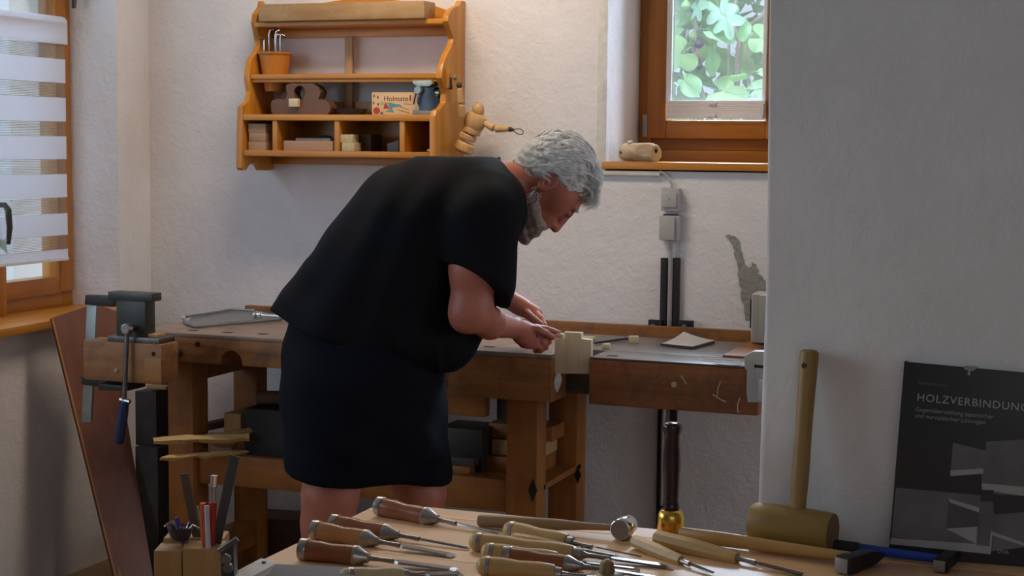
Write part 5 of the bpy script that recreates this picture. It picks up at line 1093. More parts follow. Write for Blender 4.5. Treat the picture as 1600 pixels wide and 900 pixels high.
# ================================================================ THE MAN (signed-distance modelling, meshed with surface nets)
def to_world(v):
    u, w, z = v[:, 0], v[:, 1], v[:, 2]; c, s = math.cos(YAW), math.sin(YAW)
    return np.stack([u * c - w * s, u * s + w * c - 4.83, z], 1)
class Field:
    """grid in a frame turned to the man's bending direction: u sideways of the camera, w depth, z height"""
    def __init__(f, lo, hi, h):
        f.lo = np.array(lo, np.float32); f.h = h; f.n = np.ceil((np.array(hi) - lo) / h).astype(int) + 1
        f.F = np.full(f.n, .06, np.float32); f.ax = [(f.lo[i] + h * np.arange(f.n[i])).astype(np.float32) for i in range(3)]
    def sub(f, lo, hi):
        sl = []
        for i in range(3):
            a = max(0, int((lo[i] - f.lo[i]) / f.h)); b = min(f.n[i], int((hi[i] - f.lo[i]) / f.h) + 2)
            if b <= a: return None
            sl.append(slice(a, b))
        return tuple(sl)
    def pts(f, sl): return [a.reshape([-1 if i == j else 1 for j in range(3)]) for i, a in enumerate(f.ax[i][sl[i]] for i in range(3))]
    def comb(f, sl, d, k, op):
        A = f.F[sl]
        if op == 'add':
            h = np.maximum(k - np.abs(A - d), 0) / k if k > 0 else 0; f.F[sl] = np.minimum(A, d) - h * h * k * .25
        elif op == 'sub':
            d = -d; h = np.maximum(k - np.abs(A - d), 0) / k if k > 0 else 0; f.F[sl] = np.maximum(A, d) + h * h * k * .25
    def rc(f, a, b, ra, rb, k=.02, sw=1.0, op='add'):
        a = np.array(a, np.float32); b = np.array(b, np.float32); R_ = max(ra, rb) * max(1, sw) + k + .012
        sl = f.sub(np.minimum(a, b) - R_, np.maximum(a, b) + R_)
        if sl is None: return
        x, y, z = f.pts(sl); m = (a[1] + b[1]) / 2; y = (y - m) / sw; a2 = a.copy(); b2 = b.copy(); a2[1] = (a[1] - m) / sw; b2[1] = (b[1] - m) / sw
        ba = b2 - a2; L2 = float(ba @ ba) + 1e-9
        px, py, pz = x - a2[0], y - a2[1], z - a2[2]
        t = np.clip((px * ba[0] + py * ba[1] + pz * ba[2]) / L2, 0, 1)
        d = np.sqrt((px - t*ba[0])**2 + (py - t*ba[1])**2 + (pz - t*ba[2])**2) - (ra + (rb - ra) * t)
        if sw < 1: d = d * sw
        f.comb(sl, d.astype(np.float32), k, op)
    def el(f, c, rx, ry, rz, X=(1,0,0), Zv=(0,0,1), k=.02, op='add'):
        c = np.array(c, np.float32); R_ = max(rx, ry, rz) + k + .012; sl = f.sub(c - R_, c + R_)
        if sl is None: return
        X = Vector(X).normalized(); Zv = Vector(Zv); Yv = Zv.cross(X).normalized(); Zv = X.cross(Yv).normalized()
        x, y, z = f.pts(sl); x = x - c[0]; y = y - c[1]; z = z - c[2]
        q = [(x*v.x + y*v.y + z*v.z) for v in (X, Yv, Zv)]; r = (rx, ry, rz)
        k0 = np.sqrt(sum((a / b)**2 for a, b in zip(q, r))); k1 = np.sqrt(sum((a / b**2)**2 for a, b in zip(q, r))) + 1e-6
        f.comb(sl, (k0 * (k0 - 1) / k1).astype(np.float32), k, op)
    def cut(f, p, n, k=.004):
        """remove everything on the side n points to"""
        n = np.array(n, np.float32); n /= np.linalg.norm(n); sl = (slice(None),) * 3; x, y, z = f.pts(sl)
        d = (x - p[0]) * n[0] + (y - p[1]) * n[1] + (z - p[2]) * n[2]; A = f.F; h = np.maximum(k - np.abs(A - d), 0) / k; f.F = np.maximum(A, d) + h * h * k * .25
    def mesh(f):
        F = f.F; F[0] = F[-1] = .05; F[:, 0] = F[:, -1] = .05; F[:, :, 0] = F[:, :, -1] = .05
        S = F < 0; nx, ny, nz = F.shape; cs = None; C_ = [(i, j, k) for i in (0, 1) for j in (0, 1) for k in (0, 1)]
        cnt = sum(S[i:nx-1+i, j:ny-1+j, k:nz-1+k].astype(np.int8) for i, j, k in C_)
        I = np.argwhere((cnt > 0) & (cnt < 8)); idx = np.full((nx-1, ny-1, nz-1), -1, np.int32); idx[tuple(I.T)] = np.arange(len(I))
        acc = np.zeros((len(I), 3)); n = np.zeros(len(I)); vals = {c: F[I[:, 0]+c[0], I[:, 1]+c[1], I[:, 2]+c[2]] for c in C_}
        for c in C_:
            for a in range(3):
                if c[a] == 0:
                    d = list(c); d[a] = 1; v0, v1 = vals[c], vals[tuple(d)]; m = (v0 < 0) != (v1 < 0)
                    t = np.where(m, v0 / np.where(m, v0 - v1, 1), 0); p = np.tile(np.array(c, float), (len(I), 1)); p[:, a] = t
                    acc += p * m[:, None]; n += m
        V_ = (I + acc / n[:, None]) * f.h + f.lo
        faces = []
        for a in range(3):
            b, c = (a + 1) % 3, (a + 2) % 3
            s0 = [slice(0, -1)] * 3; s1 = [slice(0, -1)] * 3; s1[a] = slice(1, None)
            A0, A1 = S[tuple(s0)], S[tuple(s1)]; E_ = np.argwhere(A0 != A1); E_ = E_[(E_[:, b] > 0) & (E_[:, c] > 0)]
            if not len(E_): continue
            fl = S[tuple(E_.T)]; ob = np.zeros(3, int); ob[b] = 1; oc = np.zeros(3, int); oc[c] = 1
            q = [idx[tuple((E_ - o).T)] for o in (0*ob, ob, ob + oc, oc)]; Q = np.stack(q, 1); Q[~fl] = Q[~fl][:, ::-1]; faces.append(Q[(Q >= 0).all(1)])
        return V_, np.concatenate(faces)[:, ::-1]
def relax(V_, Q, it=2, lam=.5):
    for _ in range(it):
        acc = np.zeros_like(V_); n = np.zeros(len(V_))
        for a, b in ((0, 1), (1, 2), (2, 3), (3, 0)):
            np.add.at(acc, Q[:, a], V_[Q[:, b]]); np.add.at(acc, Q[:, b], V_[Q[:, a]]); np.add.at(n, Q[:, a], 1); np.add.at(n, Q[:, b], 1)
        V_ = V_ * (1 - lam) + lam * acc / np.maximum(n, 1)[:, None]
    return V_
def np_mesh(name, chunks, mat, parent):
    vs = []; fs = []; o = 0
    for V_, Q in chunks: vs.append(to_world(V_)); fs.append(Q + o); o += len(V_)
    v = np.concatenate(vs) - np.array(wloc(parent)); q = np.concatenate(fs)
    me = bpy.data.meshes.new(name); me.vertices.add(len(v)); me.vertices.foreach_set('co', v.astype(np.float32).ravel())
    me.loops.add(q.size); me.loops.foreach_set('vertex_index', q.astype(np.int32).ravel()); me.polygons.add(len(q))
    me.polygons.foreach_set('loop_start', np.arange(0, q.size, 4, dtype=np.int32)); me.polygons.foreach_set('use_smooth', np.ones(len(q), bool)); me.update(calc_edges=True); me.validate()
    me.materials.append(mat); ob = bpy.data.objects.new(name, me); COL.objects.link(ob); ob.parent = parent; return ob

SKIN, skt, skb = nt('skin')
sv = tex_coords(skt); sn1 = noise(skt, sv, 9, 3); sn2 = noise(skt, sv, 260, 2)
skt.links.new(ramp(skt, sn1, [(.3, (.35, .105, .070)), (.7, (.44, .160, .108))]), skb.inputs['Base Color']); skb.inputs['Roughness'].default_value = .5
skb.inputs['Subsurface Weight'].default_value = .12; skb.inputs['Subsurface Radius'].default_value = (.02, .008, .004); bump(skt, skb, sn2, .12, .002)
SHIRT = plain('black_cotton', (.0070, .0072, .0098), .9, 0, .15, .25, 300, .12)
SHORTS = plain('navy_black_shorts', (.0045, .0052, .0095), .9, 0, .2, .25, 200, .12)
HAIR = plain('silver_hair', (.86, .86, .85), .40, 0, .25, 0, 90); HAIRD = plain('grey_hair_base', (.40, .39, .37), .6, 0, .35, .4, 70)
BEARD = plain('grey_beard', (.27, .21, .20), .65, 0, .35, .4, 80)

MAN = thing('person', (-1.8084,-1.0976,0), 'grey haired bearded man in black T-shirt and shorts bending over the workbench', 'person')

def body(f):
    S1 = (-0.0776,3.95,1.2514); E1 = (-0.1009,3.94,1.0203); W1_ = (0.0028,4.18,0.9491)
    S2 = (-0.0859,4.36,1.2555); E2 = (-0.0863,4.47,1.0413); W2_ = (0.0221,4.4701,0.9774)
    pel = (-0.3978,4.13,0.8704); bel = (-0.3067,4.13,1.0219); che = (-0.1672,4.1401,1.2055); nb = (-0.0558,4.17,1.305); nk = (0.0274,4.2,1.3284)
    f.rc(pel, bel, .13, .13, .05, 1.1); f.rc(bel, che, .13, .12, .05, 1.2); f.rc(che, nb, .10, .075, .05, 1.3)
    f.rc(nb, nk, .066, .060, .03, 1.02)
    # arms
    f.rc(che, S1, .07, .06, .03); f.rc(S1, (-0.0937,3.94,1.1221), .058, .0565, .03); f.rc((-0.0937,3.94,1.1221), E1, .0585, .049, .03)
    f.rc((-0.1118,3.94,1.0011), (-0.12,3.95,0.9935), .036, .028, .03)
    f.rc(E1, (-0.0557,4.0201,0.9783), .047, .038, .03); f.rc((-0.0557,4.0201,0.9783), W1_, .038, .027, .02)
    f.rc(che, S2, .07, .06, .03); f.rc(S2, E2, .062, .045, .03); f.rc(E2, W2_, .040, .024, .02)
    # legs: near one a step back, far one forward
    f.rc((-0.4156,4.06,0.8548), (-0.4609,4.04,0.526), .10, .066, .03); f.rc((-0.4609,4.04,0.526), (-0.4675,4.04,0.4641), .070, .064, .03); f.rc((-0.472,4.05,0.4483), (-0.4798,4.06,0.3108), .062, .060, .03); f.rc((-0.4798,4.06,0.3108), (-0.49,4.06,0.059), .058, .036, .03)
    f.rc((-0.49,4.06,0.059), (-0.4139,4.05,-0.0018), .036, .030, .02)
    f.rc((-0.3537,4.2,0.8358), (-0.2408,4.24,0.4924), .10, .064, .03); f.rc((-0.2408,4.24,0.4924), (-0.2468,4.24,0.2991), .062, .056, .03); f.rc((-0.2468,4.24,0.2991), (-0.2514,4.25,0.0565), .055, .036, .03)
    f.rc((-0.2514,4.25,0.0565), (-0.1727,4.25,-0.0107), .036, .030, .02)
HC = np.array((0.111,4.2,1.3476))
def hd(fw_, crown, side=0):   # point in the head frame, metres: forward of face, towards crown, to the far side
    F_ = np.array((.44, 0, -.898)); K_ = np.array((.898, 0, .44)); return tuple(HC + F_ * fw_ + K_ * crown + np.array((0, 1, 0)) * side)
FD = (.44, 0, -.898); KD = (.898, 0, .44)
def hx(px, py, side): return None
def head(f):
    f.el(hd(-.006, .010), .098, .080, .094, FD, KD, .02)                       # skull
    f.el(hd(.035, -.02), .062, .068, .075, FD, KD, .03)                        # face mass
    for s in (-1, 1):
        f.rc(hd(.00, -.045, s*.052), hd(.055, -.088, s*.026), .022, .020, .03)  # jaw
        f.el(hd(.062, -.022, s*.040), .024, .026, .026, FD, KD, .02)            # cheek
    f.rc(hd(.060, -.085, -.012), hd(.060, -.085, .012), .026, .026, .02)        # chin
    f.rc((0.1307,4.165,1.3004), (0.1329,4.235,1.2982), .038, .038, .02)             # forehead and upper face
    f.rc((0.1078,4.168,1.2768), (0.1094,4.232,1.2744), .031, .031, .02)
    f.rc((0.0816,4.178,1.2478), (0.0825,4.222,1.2458), .027, .027, .02)             # muzzle
    f.rc((0.1612,4.168,1.2656), (0.1637,4.232,1.2631), .0105, .0105, .012)          # brow ridge
    for w_ in (4.162, 4.238):
        pass
    f.el((0.1531,4.168,1.2489), .012, .014, .010, FD, KD, .008, 'sub'); f.el((0.1554,4.232,1.2461), .012, .014, .010, FD, KD, .008, 'sub')
    f.el((0.1464,4.17,1.2521), .0115, .0125, .0105, FD, KD, .003); f.el((0.1486,4.23,1.2495), .0115, .0125, .0105, FD, KD, .003)   # lowered lids
    f.rc((0.1492,4.2,1.2508), (0.1127,4.2,1.2118), .0085, .0125, .008)              # nose
    f.el((0.1091,4.192,1.2172), .009, .008, .009, FD, KD, .006); f.el((0.1096,4.208,1.2164), .009, .008, .009, FD, KD, .006)
    f.el((0.1008,4.192,1.2121), .004, .0035, .005, FD, KD, .003, 'sub'); f.el((0.1011,4.208,1.2113), .004, .0035, .005, FD, KD, .003, 'sub')
    f.rc((0.0953,4.184,1.2309), (0.0961,4.216,1.2294), .0135, .0135, .012); f.rc((0.0853,4.182,1.2208), (0.0861,4.218,1.219), .0110, .0110, .010)
    f.rc((0.0822,4.184,1.2123), (0.0828,4.2161,1.2107), .0070, .0070, .008); f.rc((0.0705,4.184,1.2089), (0.071,4.216,1.2072), .0085, .0085, .008)  # lips
    f.rc((0.0771,4.18,1.2041), (0.0779,4.22,1.202), .0022, .0022, .003, 1, 'sub')
    for s in (-1, 1):                                                            # ears
        e = np.array(hd(.004, -.022, s*.080)); X_ = (.80, -.05*s, .60)
        f.el(e, .034, .0100, .021, X_, (.6, s*.25, -.80), .005)
        f.el(e + np.array((0, s*.0085, 0)), .022, .0060, .0125, X_, (.6, s*.25, -.80), .004, 'sub')
        f.el(e + np.array((-.004, s*.004, .000)), .006, .004, .004, X_, (.6, s*.25, -.80), .003)
        f.el(e - np.array(X_) * .028, .009, .006, .008, X_, (.6, 0, -.8), .005)
def fingers(f, base, chains, r):
    for ch in chains:
        for i, (a, b) in enumerate(zip(ch, ch[1:])): f.rc(a, b, r * (1 - .08*i), r * (1 - .08*(i+1)), .0035)
def hands(f):
    # near hand: back of the hand towards us, index stretched along the chip, others curled
    f.rc((0.0061,4.19,0.9497), (0.0319,4.24,0.9304), .0275, .0290, .012, .9); f.rc((0.0283,4.23,0.9402), (0.0668,4.29,0.9319), .0200, .0150, .012); f.rc((0.0285,4.23,0.9196), (0.06,4.28,0.9), .0230, .0170, .012)
    f.rc((0.0357,4.25,0.9035), (0.06,4.27,0.8926), .018, .0130, .010)
    fingers(f, None, [[(0.0667,4.29,0.9388),(0.0931,4.31,0.9333),(0.1143,4.325,0.9248),(0.1302,4.33,0.9191)],[(0.0665,4.27,0.929),(0.089,4.27,0.9154),(0.1015,4.285,0.8998),(0.0917,4.3,0.8874)],[(0.0666,4.27,0.9134),(0.0875,4.2701,0.898),(0.0931,4.285,0.884),(0.0796,4.295,0.8774)],[(0.06,4.27,0.8978),(0.0773,4.27,0.8858),(0.0794,4.285,0.8752),(0.064,4.29,0.8727)]], .0088)
    fingers(f, None, [[(0.0453,4.23,0.9438),(0.0727,4.235,0.9383),(0.0936,4.25,0.9264),(0.1098,4.275,0.9132)]], .0108)
    # far hand pressing down from behind
    f.rc((0.0221,4.4701,0.9774), (0.0616,4.46,0.9572), .0250, .0240, .012, .8)
    fingers(f, None, [[(0.0651,4.45,0.9619),(0.0829,4.43,0.948),(0.0916,4.41,0.9307),(0.0897,4.4,0.9157)],[(0.0619,4.4699,0.9561),(0.0816,4.46,0.9411),(0.0906,4.45,0.9225),(0.087,4.44,0.9074)],[(0.0549,4.485,0.9508),(0.0749,4.485,0.9329),(0.0822,4.475,0.9159),(0.0768,4.465,0.9026)],[(0.0478,4.5,0.9455),(0.0662,4.5,0.9257),(0.0716,4.49,0.9105),(0.0662,4.48,0.8989)],[(0.0436,4.44,0.9627),(0.0649,4.42,0.9471),(0.0822,4.39,0.9364)]], .0088)
ch = []
f = Field((-0.5838,3.8,0.0299), (0.0515,4.65,1.4213), .0095)
f.lo[1] = 3.75; 
f = Field((-.66, 3.78, -.02), (.02, 4.62, 1.36), .0095); body(f); ch.append(f.mesh())
f = Field((-.05, 4.06, 1.13), (.28, 4.34, 1.48), .0026); body(f); head(f); v_, q_ = f.mesh(); ch.append((relax(v_, q_, 1), q_))
f = Field((-.19, 3.84, .85), (.16, 4.56, 1.22), .0036); body(f); hands(f); v_, q_ = f.mesh(); ch.append((relax(v_, q_, 1), q_))
# drop the coarse copy where a finer one stands
def drop(chunk, lo, hi):
    v, q = chunk; c = v[q].mean(1); m = ((c > np.array(lo)) & (c < np.array(hi))).all(1); return v, q[~m]
ch[0] = drop(ch[0], (-.19, 3.84, .85), (.16, 4.56, 1.03)); ch[0] = drop(ch[0], (-.04, 4.07, 1.14), (.27, 4.33, 1.47))
np_mesh('body', ch, SKIN, MAN)

def folds(f, amp, fn):
    sl = (slice(None),)*3; x, y, z = f.pts(sl); f.F = (f.F + amp * fn(x, y, z)).astype(np.float32)
# T-shirt
f = Field((-.70, 3.76, .72), (.06, 4.56, 1.40), .0062)
def tc(px, py, r, px2, py2, r2, w_, sw, k=.06):
    pass
f.rc((-0.0981,4.14,1.2691), (-0.1591,4.14,1.242), 0.1325, 0.1557, .05, 1.45)
f.rc((-0.1591,4.14,1.242), (-0.2418,4.14,1.2014), 0.1557, 0.1755, .05, 1.30)
f.rc((-0.2418,4.14,1.2014), (-0.3385,4.13,1.1048), 0.1755, 0.1623, .05, 1.25)
f.rc((-0.3385,4.13,1.1048), (-0.4229,4.13,0.9506), 0.1623, 0.1689, .05, 1.2)
f.rc((-0.2406,4.13,1.0725), (-0.2568,4.13,0.9857), 0.159, 0.1557, .06, 1.2)
f.rc((-0.0965,4.13,1.0906), (-0.1652,4.13,0.9398), 0.0828, 0.0828, .06, 1.9)
f.rc((-0.4976,4.13,1.07), (-0.6173,4.13,0.9887), .055, .012, .04, 1.8)
f.rc((-0.5392,4.13,1.0029), (-0.5809,4.1299,0.9356), .050, .030, .04, 2.2)
f.rc((-0.0501,4,1.2942), (-0.0508,4.32,1.2834), .065, .065, .05)
# shoulders and sleeves
f.rc((-0.0912,4.05,1.2759), (-0.0696,3.9499,1.2404), .092, .084, .04); f.rc((-0.0696,3.9499,1.2404), (-0.0794,3.945,1.0932), .090, .086, .03, .98); f.rc((-0.0565,3.97,1.152), (-0.0478,3.99,1.0382), .060, .040, .03)
f.rc((-0.095,4.2201,1.2694), (-0.0768,4.35,1.2334), .092, .078, .04); f.rc((-0.0768,4.35,1.2334), (-0.0861,4.44,1.1011), .078, .068, .03)
folds(f, 1.0, lambda x, y, z: .0045 * np.sin(26 * (x * .75 + z * .65) + 9 * y + 2.5 * np.sin(7 * z - 5 * x)) * np.clip((1.12 - z) * 3, .25, 1) + .0030 * np.sin(47 * (z * .5 - x * .86) + 14 * y + 2 * np.sin(11 * x)))
# sleeve mouth, hem and collar
A_ = np.array((-0.1539,3.9,1.1418)); B_ = np.array((-0.0591,3.86,1.1038)); C_2 = np.array((-0.0398,4,1.0325))
nn = np.cross(B_ - A_, C_2 - A_); nn = nn if nn[2] < 0 else -nn
slv = f.sub((-.17, 3.78, .80), (.045, 4.03, 1.14)); x, y, z = f.pts(slv); nn = nn / np.linalg.norm(nn)
dcut = (x - A_[0]) * nn[0] + (y - A_[1]) * nn[1] + (z - A_[2]) * nn[2]
# only the arm tube is trimmed, the trunk behind it stays
trunk = Field((-.70, 3.76, .72), (.06, 4.56, 1.40), .0062)
for a_ in (((-0.1591,4.14,1.242), (-0.2418,4.14,1.2014), 0.1557, 0.1755, 1.30), ((-0.2418,4.14,1.2014), (-0.3385,4.13,1.1048), 0.1755, 0.1623, 1.25), ((-0.3385,4.13,1.1048), (-0.4229,4.13,0.9506), 0.1623, 0.1689, 1.2), ((-0.2406,4.13,1.0725), (-0.2568,4.13,0.9857), 0.159, 0.1557, 1.2)):
    trunk.rc(a_[0], a_[1], a_[2], a_[3], .05, a_[4])
trunk.rc((-0.0972,4.16,1.0882), (-0.1652,4.13,0.9398), 0.0762, 0.0828, .06, 1.7)
f.F[slv] = np.minimum(np.maximum(f.F[slv], dcut), trunk.F[slv])
f.cut((-0.6305,4.13,0.9986), (-.22, 0, -.40 - .0), .004) if False else None
p0_, p1_ = np.array((-0.6339,4.13,0.9952)), np.array((-0.1278,4.13,0.826)); dl = p1_ - p0_; f.cut(p0_, (dl[2], 0, -dl[0]), .006)
p0_, p1_ = np.array((-0.0385,4.2,1.3913)), np.array((0.0179,4.2001,1.2747)); dl = p1_ - p0_
sl = f.sub((-.05, 4.07, 1.17), (.05, 4.34, 1.40)); x, y, z = f.pts(sl); n_ = np.array((-dl[2], 0, dl[0])); n_ = n_ / np.linalg.norm(n_)
f.F[sl] = np.maximum(f.F[sl], (x - p0_[0]) * n_[0] + (z - p0_[2]) * n_[2] - .35 * np.abs(y - 4.2)**1.0 * .35)
v_, q_ = f.mesh(); np_mesh('t_shirt', [(relax(v_, q_, 2), q_)], SHIRT, MAN)
# collar band
bm = B(); 
cc = [(-0.0385,4.2,1.3929),(0.0197,4.2,1.268)]; c0_ = Vector(to_world(np.array([cc[0]]))[0]); c1_ = Vector(to_world(np.array([cc[1]]))[0]); mid = (c0_ + c1_) / 2; hv = (c1_ - c0_) / 2; dv = Vector((-math.sin(YAW), math.cos(YAW), 0))
tube(bm, [mid + hv * math.cos(a) * .97 + dv * math.sin(a) * .078 - hv.cross(dv).normalized() * (.010 * abs(math.sin(a))) for a in [i * math.tau / 36 for i in range(37)]], .0055, 8); mk('collar', bm, SHIRT, MAN)
# shorts
f = Field((-.66, 3.82, .50), (-.10, 4.48, 1.02), .0068)
f.rc((-0.4113,4.13,0.9373), (-0.3878,4.13,0.8285), 0.1718, 0.1949, .05, 1.08)
f.rc((-0.3727,4.13,0.8034), (-0.3475,4.13,0.7024), 0.185, 0.1652, .05, 1.08)
f.rc((-0.4391,4.05,0.8148), (-0.4598,4.03,0.5532), 0.1361, 0.1004, .04, 1.15); f.rc((-0.3367,4.2,0.7932), (-0.2701,4.2401,0.4921), 0.1546, 0.1068, .04, 1.1)
f.rc((-0.5273,4.1,0.8731), (-0.5081,4.05,0.5817), .055, .055, .05, 1.3); f.rc((-0.2495,4.16,0.817), (-0.2348,4.2201,0.5491), .062, .062, .05, 1.3)
folds(f, 1.0, lambda x, y, z: .0050 * np.sin(34 * x + 6 * y + 1.6 * np.sin(9 * z)) * np.clip((.95 - z) * 3, 0.1, 1) + .003 * np.sin(60 * (x * .5 + z * .7) + 10 * y))
p0_, p1_ = np.array((-0.5609,4.04,0.5899)), np.array((-0.3559,4.04,0.5554)); dl = p1_ - p0_; f.cut(p0_, (dl[2], 0, -dl[0]), .006); 
f.cut((-0.2689,4.22,0.5122), (0.0, 0, -1), .006)
v_, q_ = f.mesh(); np_mesh('shorts', [(relax(v_, q_, 2), q_)], SHORTS, MAN)
# hair: base shell plus strands
PLH = np.array([(-0.0033,4.2,1.3849),(0.0271,4.2,1.3585),(0.064,4.2,1.3589),(0.0807,4.2001,1.3591),(0.1109,4.2,1.3527),(0.1215,4.2,1.3126),(0.1385,4.2,1.3027),(0.1584,4.2,1.3163),(0.1892,4.2,1.2697),(0.2502,4.2,1.2317)])
def hline(u):   # height of the hairline at sideways position u
    return np.interp(u, PLH[:, 0], PLH[:, 2])
f = Field((-.06, 4.05, 1.20), (.29, 4.35, 1.50), .0030)
f.el(hd(-.010, .013), .102, .085, .100, FD, KD, .02)
f.rc((0.1897,4.2,1.3601), (0.2055,4.2001,1.3067), .024, .014, .03, 2.0)
f.rc((0.1815,4.19,1.3101), (0.1953,4.19,1.2869), .016, .008, .02, 2.4)
f.rc((0.0603,4.2,1.3889), (0.0235,4.2,1.3752), .048, .030, .03, 1.25)
folds(f, 1.0, lambda x, y, z: .0012 * np.sin(150 * (z * .85 + x * .35) + 40 * y + 3 * np.sin(38 * x + 20 * y)) + .0008 * np.sin(310 * (z + .25 * x) + 60 * np.abs(y - 4.2) + 2 * np.sin(50 * x)))
sl = (slice(None),)*3; x, y, z = f.pts(sl); f.F = np.maximum(f.F, (hline(x) - z).astype(np.float32) + 0 * y)
v_, q_ = f.mesh(); hb_ = np_mesh('hair', [(relax(v_, q_, 1), q_)], HAIRD, MAN)
rs = random.Random(11)
def strands(name, n, sampler, mat):
    vs = []; fs = []
    for _ in range(n):
        ps, r0_ = sampler()
        prev = None
        for i, p in enumerate(ps):
            p = Vector(p); d = (Vector(ps[min(i+1, len(ps)-1)]) - Vector(ps[max(i-1, 0)])).normalized(); s = d.cross(Vector((0, .6, .5))).normalized(); u = s.cross(d); r = r0_ * (1 - .85 * i / (len(ps) - 1))
            k0 = len(vs)
            for a in range(3): vs.append(tuple(p + s * math.cos(a * 2.094) * r + u * math.sin(a * 2.094) * r))
            if prev is not None:
                for a in range(3): fs.append((prev + a, prev + (a+1) % 3, k0 + (a+1) % 3, k0 + a))
            prev = k0
    return np_mesh(name, [(np.array(vs), np.array(fs))], mat, MAN)
tuft = {'n': 0}
def hair_strand():
    # tufts start on the scalp and are combed from crown and nape towards the forehead, hugging the skull
    Fv, Kv = Vector(FD), Vector(KD); C0 = Vector(hd(-.010, .013, 0))
    def onto(p, lift):
        d = p - C0; a, b, c = d.dot(Fv) / .103, d.y / .086, d.dot(Kv) / .101; k = math.sqrt(a*a + b*b + c*c) + 1e-9
        n = (Fv * (a / .103) + Vector((0, 1, 0)) * (b / .086) + Kv * (c / .101)).normalized()
        return C0 + d / k + n * lift, n
    if tuft['n'] <= 0:
        while True:
            p0, n0 = onto(C0 + Vector((rs.gauss(0, 1), rs.gauss(-.35, 1), rs.gauss(.3, 1))), 0)
            if p0.z > hline(p0.x) + .003: break
        tuft.update(n=rs.randint(10, 18), p=p0, L=rs.uniform(.022, .050), dr=Vector((.90, rs.gauss(0, .22), -.30 + rs.gauss(0, .22))), lf=rs.uniform(.002, .008), cv=rs.uniform(-.35, .35))
    tuft['n'] -= 1
    p, n = onto(tuft['p'] + Vector((rs.gauss(0, .0022), rs.gauss(0, .0022), rs.gauss(0, .0022))), 0); L = tuft['L'] * rs.uniform(.8, 1.1); out = [p]
    for i in range(1, 7):
        u = i / 6; d = tuft['dr'] + Vector((0, .3, .5)) * tuft['cv'] * math.sin(u * 5); 
        if n.x > .75: d = d + Vector((-.2, 0, -.9))
        d = (d - n * d.dot(n)).normalized(); base, n = onto(out[-1] + d * L / 6, 0); out.append(base)
    res = []
    for i, p in enumerate(out):
        q, n = onto(p, tuft['lf'] * math.sin(i / 6 * 2.4) + .0006 * (rs.random() - .5)); res.append(q)
    return res, rs.uniform(.0005, .0010)
strands('hair_strands', 6500, hair_strand, HAIR)
fr = {'n': 0}
def fringe_strand():
    if fr['n'] <= 0: fr.update(n=rs.randint(8, 16), p=Vector((0.188,4.2,1.3601)) + Vector((rs.uniform(-.022, .012), rs.uniform(-.070, .060), rs.uniform(-.045, .040))), s=rs.uniform(.75, 1.25), t=rs.uniform(-.010, .010), c=rs.uniform(-.006, .008))
    fr['n'] -= 1; S = fr['p'] + Vector((rs.gauss(0, .002), rs.gauss(0, .002), rs.gauss(0, .002))); k = fr['s'] / 595; out = []
    for i, (dx, dz) in enumerate(((0, 0), (8, -2), (15, -9), (17, -17), (15, -25), (10, -31), (4, -34))): out.append(S + Vector((dx * k + fr['c'] * (i / 6) ** 2, fr['t'] * i / 6, dz * k)))
    return out, rs.uniform(.0005, .0010)
strands('hair_fringe', 1500, fringe_strand, HAIR)
bpt = [(0.0672,4.15,1.2986),(0.0509,4.15,1.2736),(0.0612,4.15,1.2488),(0.0748,4.16,1.2268),(0.0381,4.16,1.2398),(0.0354,4.18,1.202),(0.0554,4.18,1.1989),(0.079,4.19,1.2086),(0.0323,4.2,1.1841),(0.0681,4.15,1.2206),(0.0445,4.15,1.2569),(0.0518,4.17,1.2194)]
# beard base
f = Field((-.02, 4.08, 1.12), (.14, 4.32, 1.34), .0028)
for s in (-1, 1):
    f.rc(hd(.006, -.052, s*.058), hd(.046, -.084, s*.036), .020, .024, .02)
    f.rc((0.0784,4.2,1.2686), (0.0738,4.2,1.2383), .001, .001, .001)
f.rc((0.0544,4.155,1.2634), (0.0683,4.165,1.2299), .018, .016, .02); f.rc((0.0556,4.245,1.2598), (0.0694,4.235,1.2265), .018, .016, .02); f.rc((0.035,4.1999,1.2547), (0.0322,4.2,1.1942), .024, .020, .02, 1.6)
f.rc(hd(.056, -.094, -.018), hd(.056, -.094, .018), .028, .028, .02); f.rc(hd(.058, -.098), (0.0324,4.2,1.1807), .026, .012, .02, 1.4)
f.rc((0.0887,4.18,1.2176), (0.0896,4.22,1.2156), .0085, .0085, .008); f.rc((0.0685,4.172,1.2228), (0.0588,4.18,1.2023), .019, .016, .012, 1.3); f.rc((0.0693,4.228,1.2201), (0.0593,4.2199,1.2001), .019, .016, .012, 1.3)   # moustache
folds(f, 1.0, lambda x, y, z: .0009 * np.sin(170 * (x * .9 - z * .3) + 60 * y + 2 * np.sin(60 * z)) + .0005 * np.sin(330 * x + 90 * z))
v_, q_ = f.mesh(); np_mesh('beard', [(relax(v_, q_, 1), q_)], BEARD, MAN)
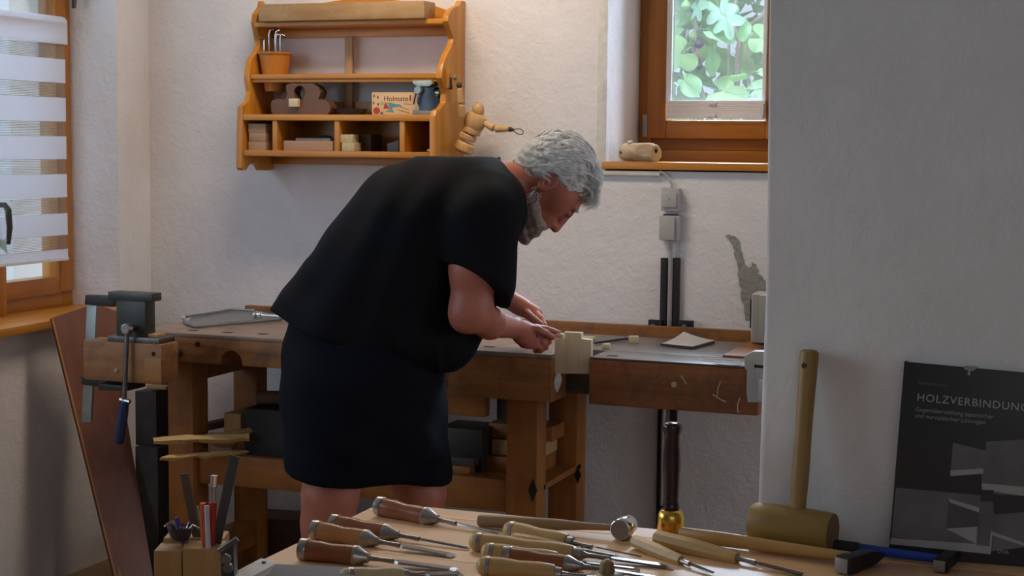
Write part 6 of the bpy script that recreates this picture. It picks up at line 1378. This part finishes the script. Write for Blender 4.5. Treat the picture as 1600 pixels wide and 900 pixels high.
def beard_strand():
    s = rs.choice((-1, 1)); t_ = rs.random()
    a = Vector(hd(.006, -.052, s*.066)).lerp(Vector(hd(.056, -.100, s*rs.uniform(.0, .040))), t_); a.y += -s*0
    a += Vector((rs.uniform(-.014, .014), s*rs.uniform(-.006, .012), rs.uniform(-.014, .012)))
    d = Vector((-.55 + rs.gauss(0, .25), s*.15 + rs.gauss(0, .3), -.8)).normalized(); L = rs.uniform(.012, .026)
    return [a, a + d * L * .5, a + d * L + Vector((-.003, 0, 0))], rs.uniform(.0005, .0009)
strands('beard_strands', 900, beard_strand, HAIR)
for w_ in (4.165, 4.235):
    cb = Vector((0.1693,4.2,1.2594)); cb.y = w_
    def brow(cb=cb):
        a = cb + Vector((rs.uniform(-.004, .004), rs.uniform(-.018, .018), rs.uniform(-.003, .003))); a.x -= .004; return [a, a + Vector((.002, rs.uniform(-.006, .006), -.003)), a + Vector((.003, rs.uniform(-.01, .01), -.006))], .0005
    strands('eyebrow', 60, brow, HAIR)
bm = B(); tube(bm, [tuple(to_world(np.array([p]))[0]) for p in [(0.1363,4.163,1.2423),(0.1446,4.16,1.2409),(0.1545,4.161,1.2476),(0.1596,4.166,1.2557)]], .0011, 6); mk('eyelashes', bm, plain('dark_lashes', (.06, .03, .025), .6), MAN)
# shoes
for k_, (a_, b_) in enumerate((((-0.5034,4.06,0.0075),(-0.388,4.04,-0.0083)), ((-0.2652,4.25,-0.0027),(-0.1464,4.25,-0.0229)))):
    f = Field((a_[0] - .08, a_[1] - .1, -.01), (b_[0] + .12, a_[1] + .1, .16), .006)
    a2 = (a_[0], a_[1], .045); b2 = (b_[0] + .03, b_[1], .035); f.rc(a2, b2, .042, .034, .02, 1.15); f.rc((a_[0] + .01, a_[1], .08), (a_[0] + .05, a_[1], .06), .045, .035, .02); f.cut((0, 0, .002), (0, 0, -1)); np_mesh('shoe', [f.mesh()], plain('dark_shoe', (.02, .02, .022), .6), MAN)
# what he works with
t = boxo('wood_chip', pale_wood('X'), None, *(-1.4167,-1.3873), -.745, -.725, 0.9052, 0.9174, .001)
tag(t, 'small pale wood sliver pinched in the mans fingertips at the stepped plate', 'wood chip')
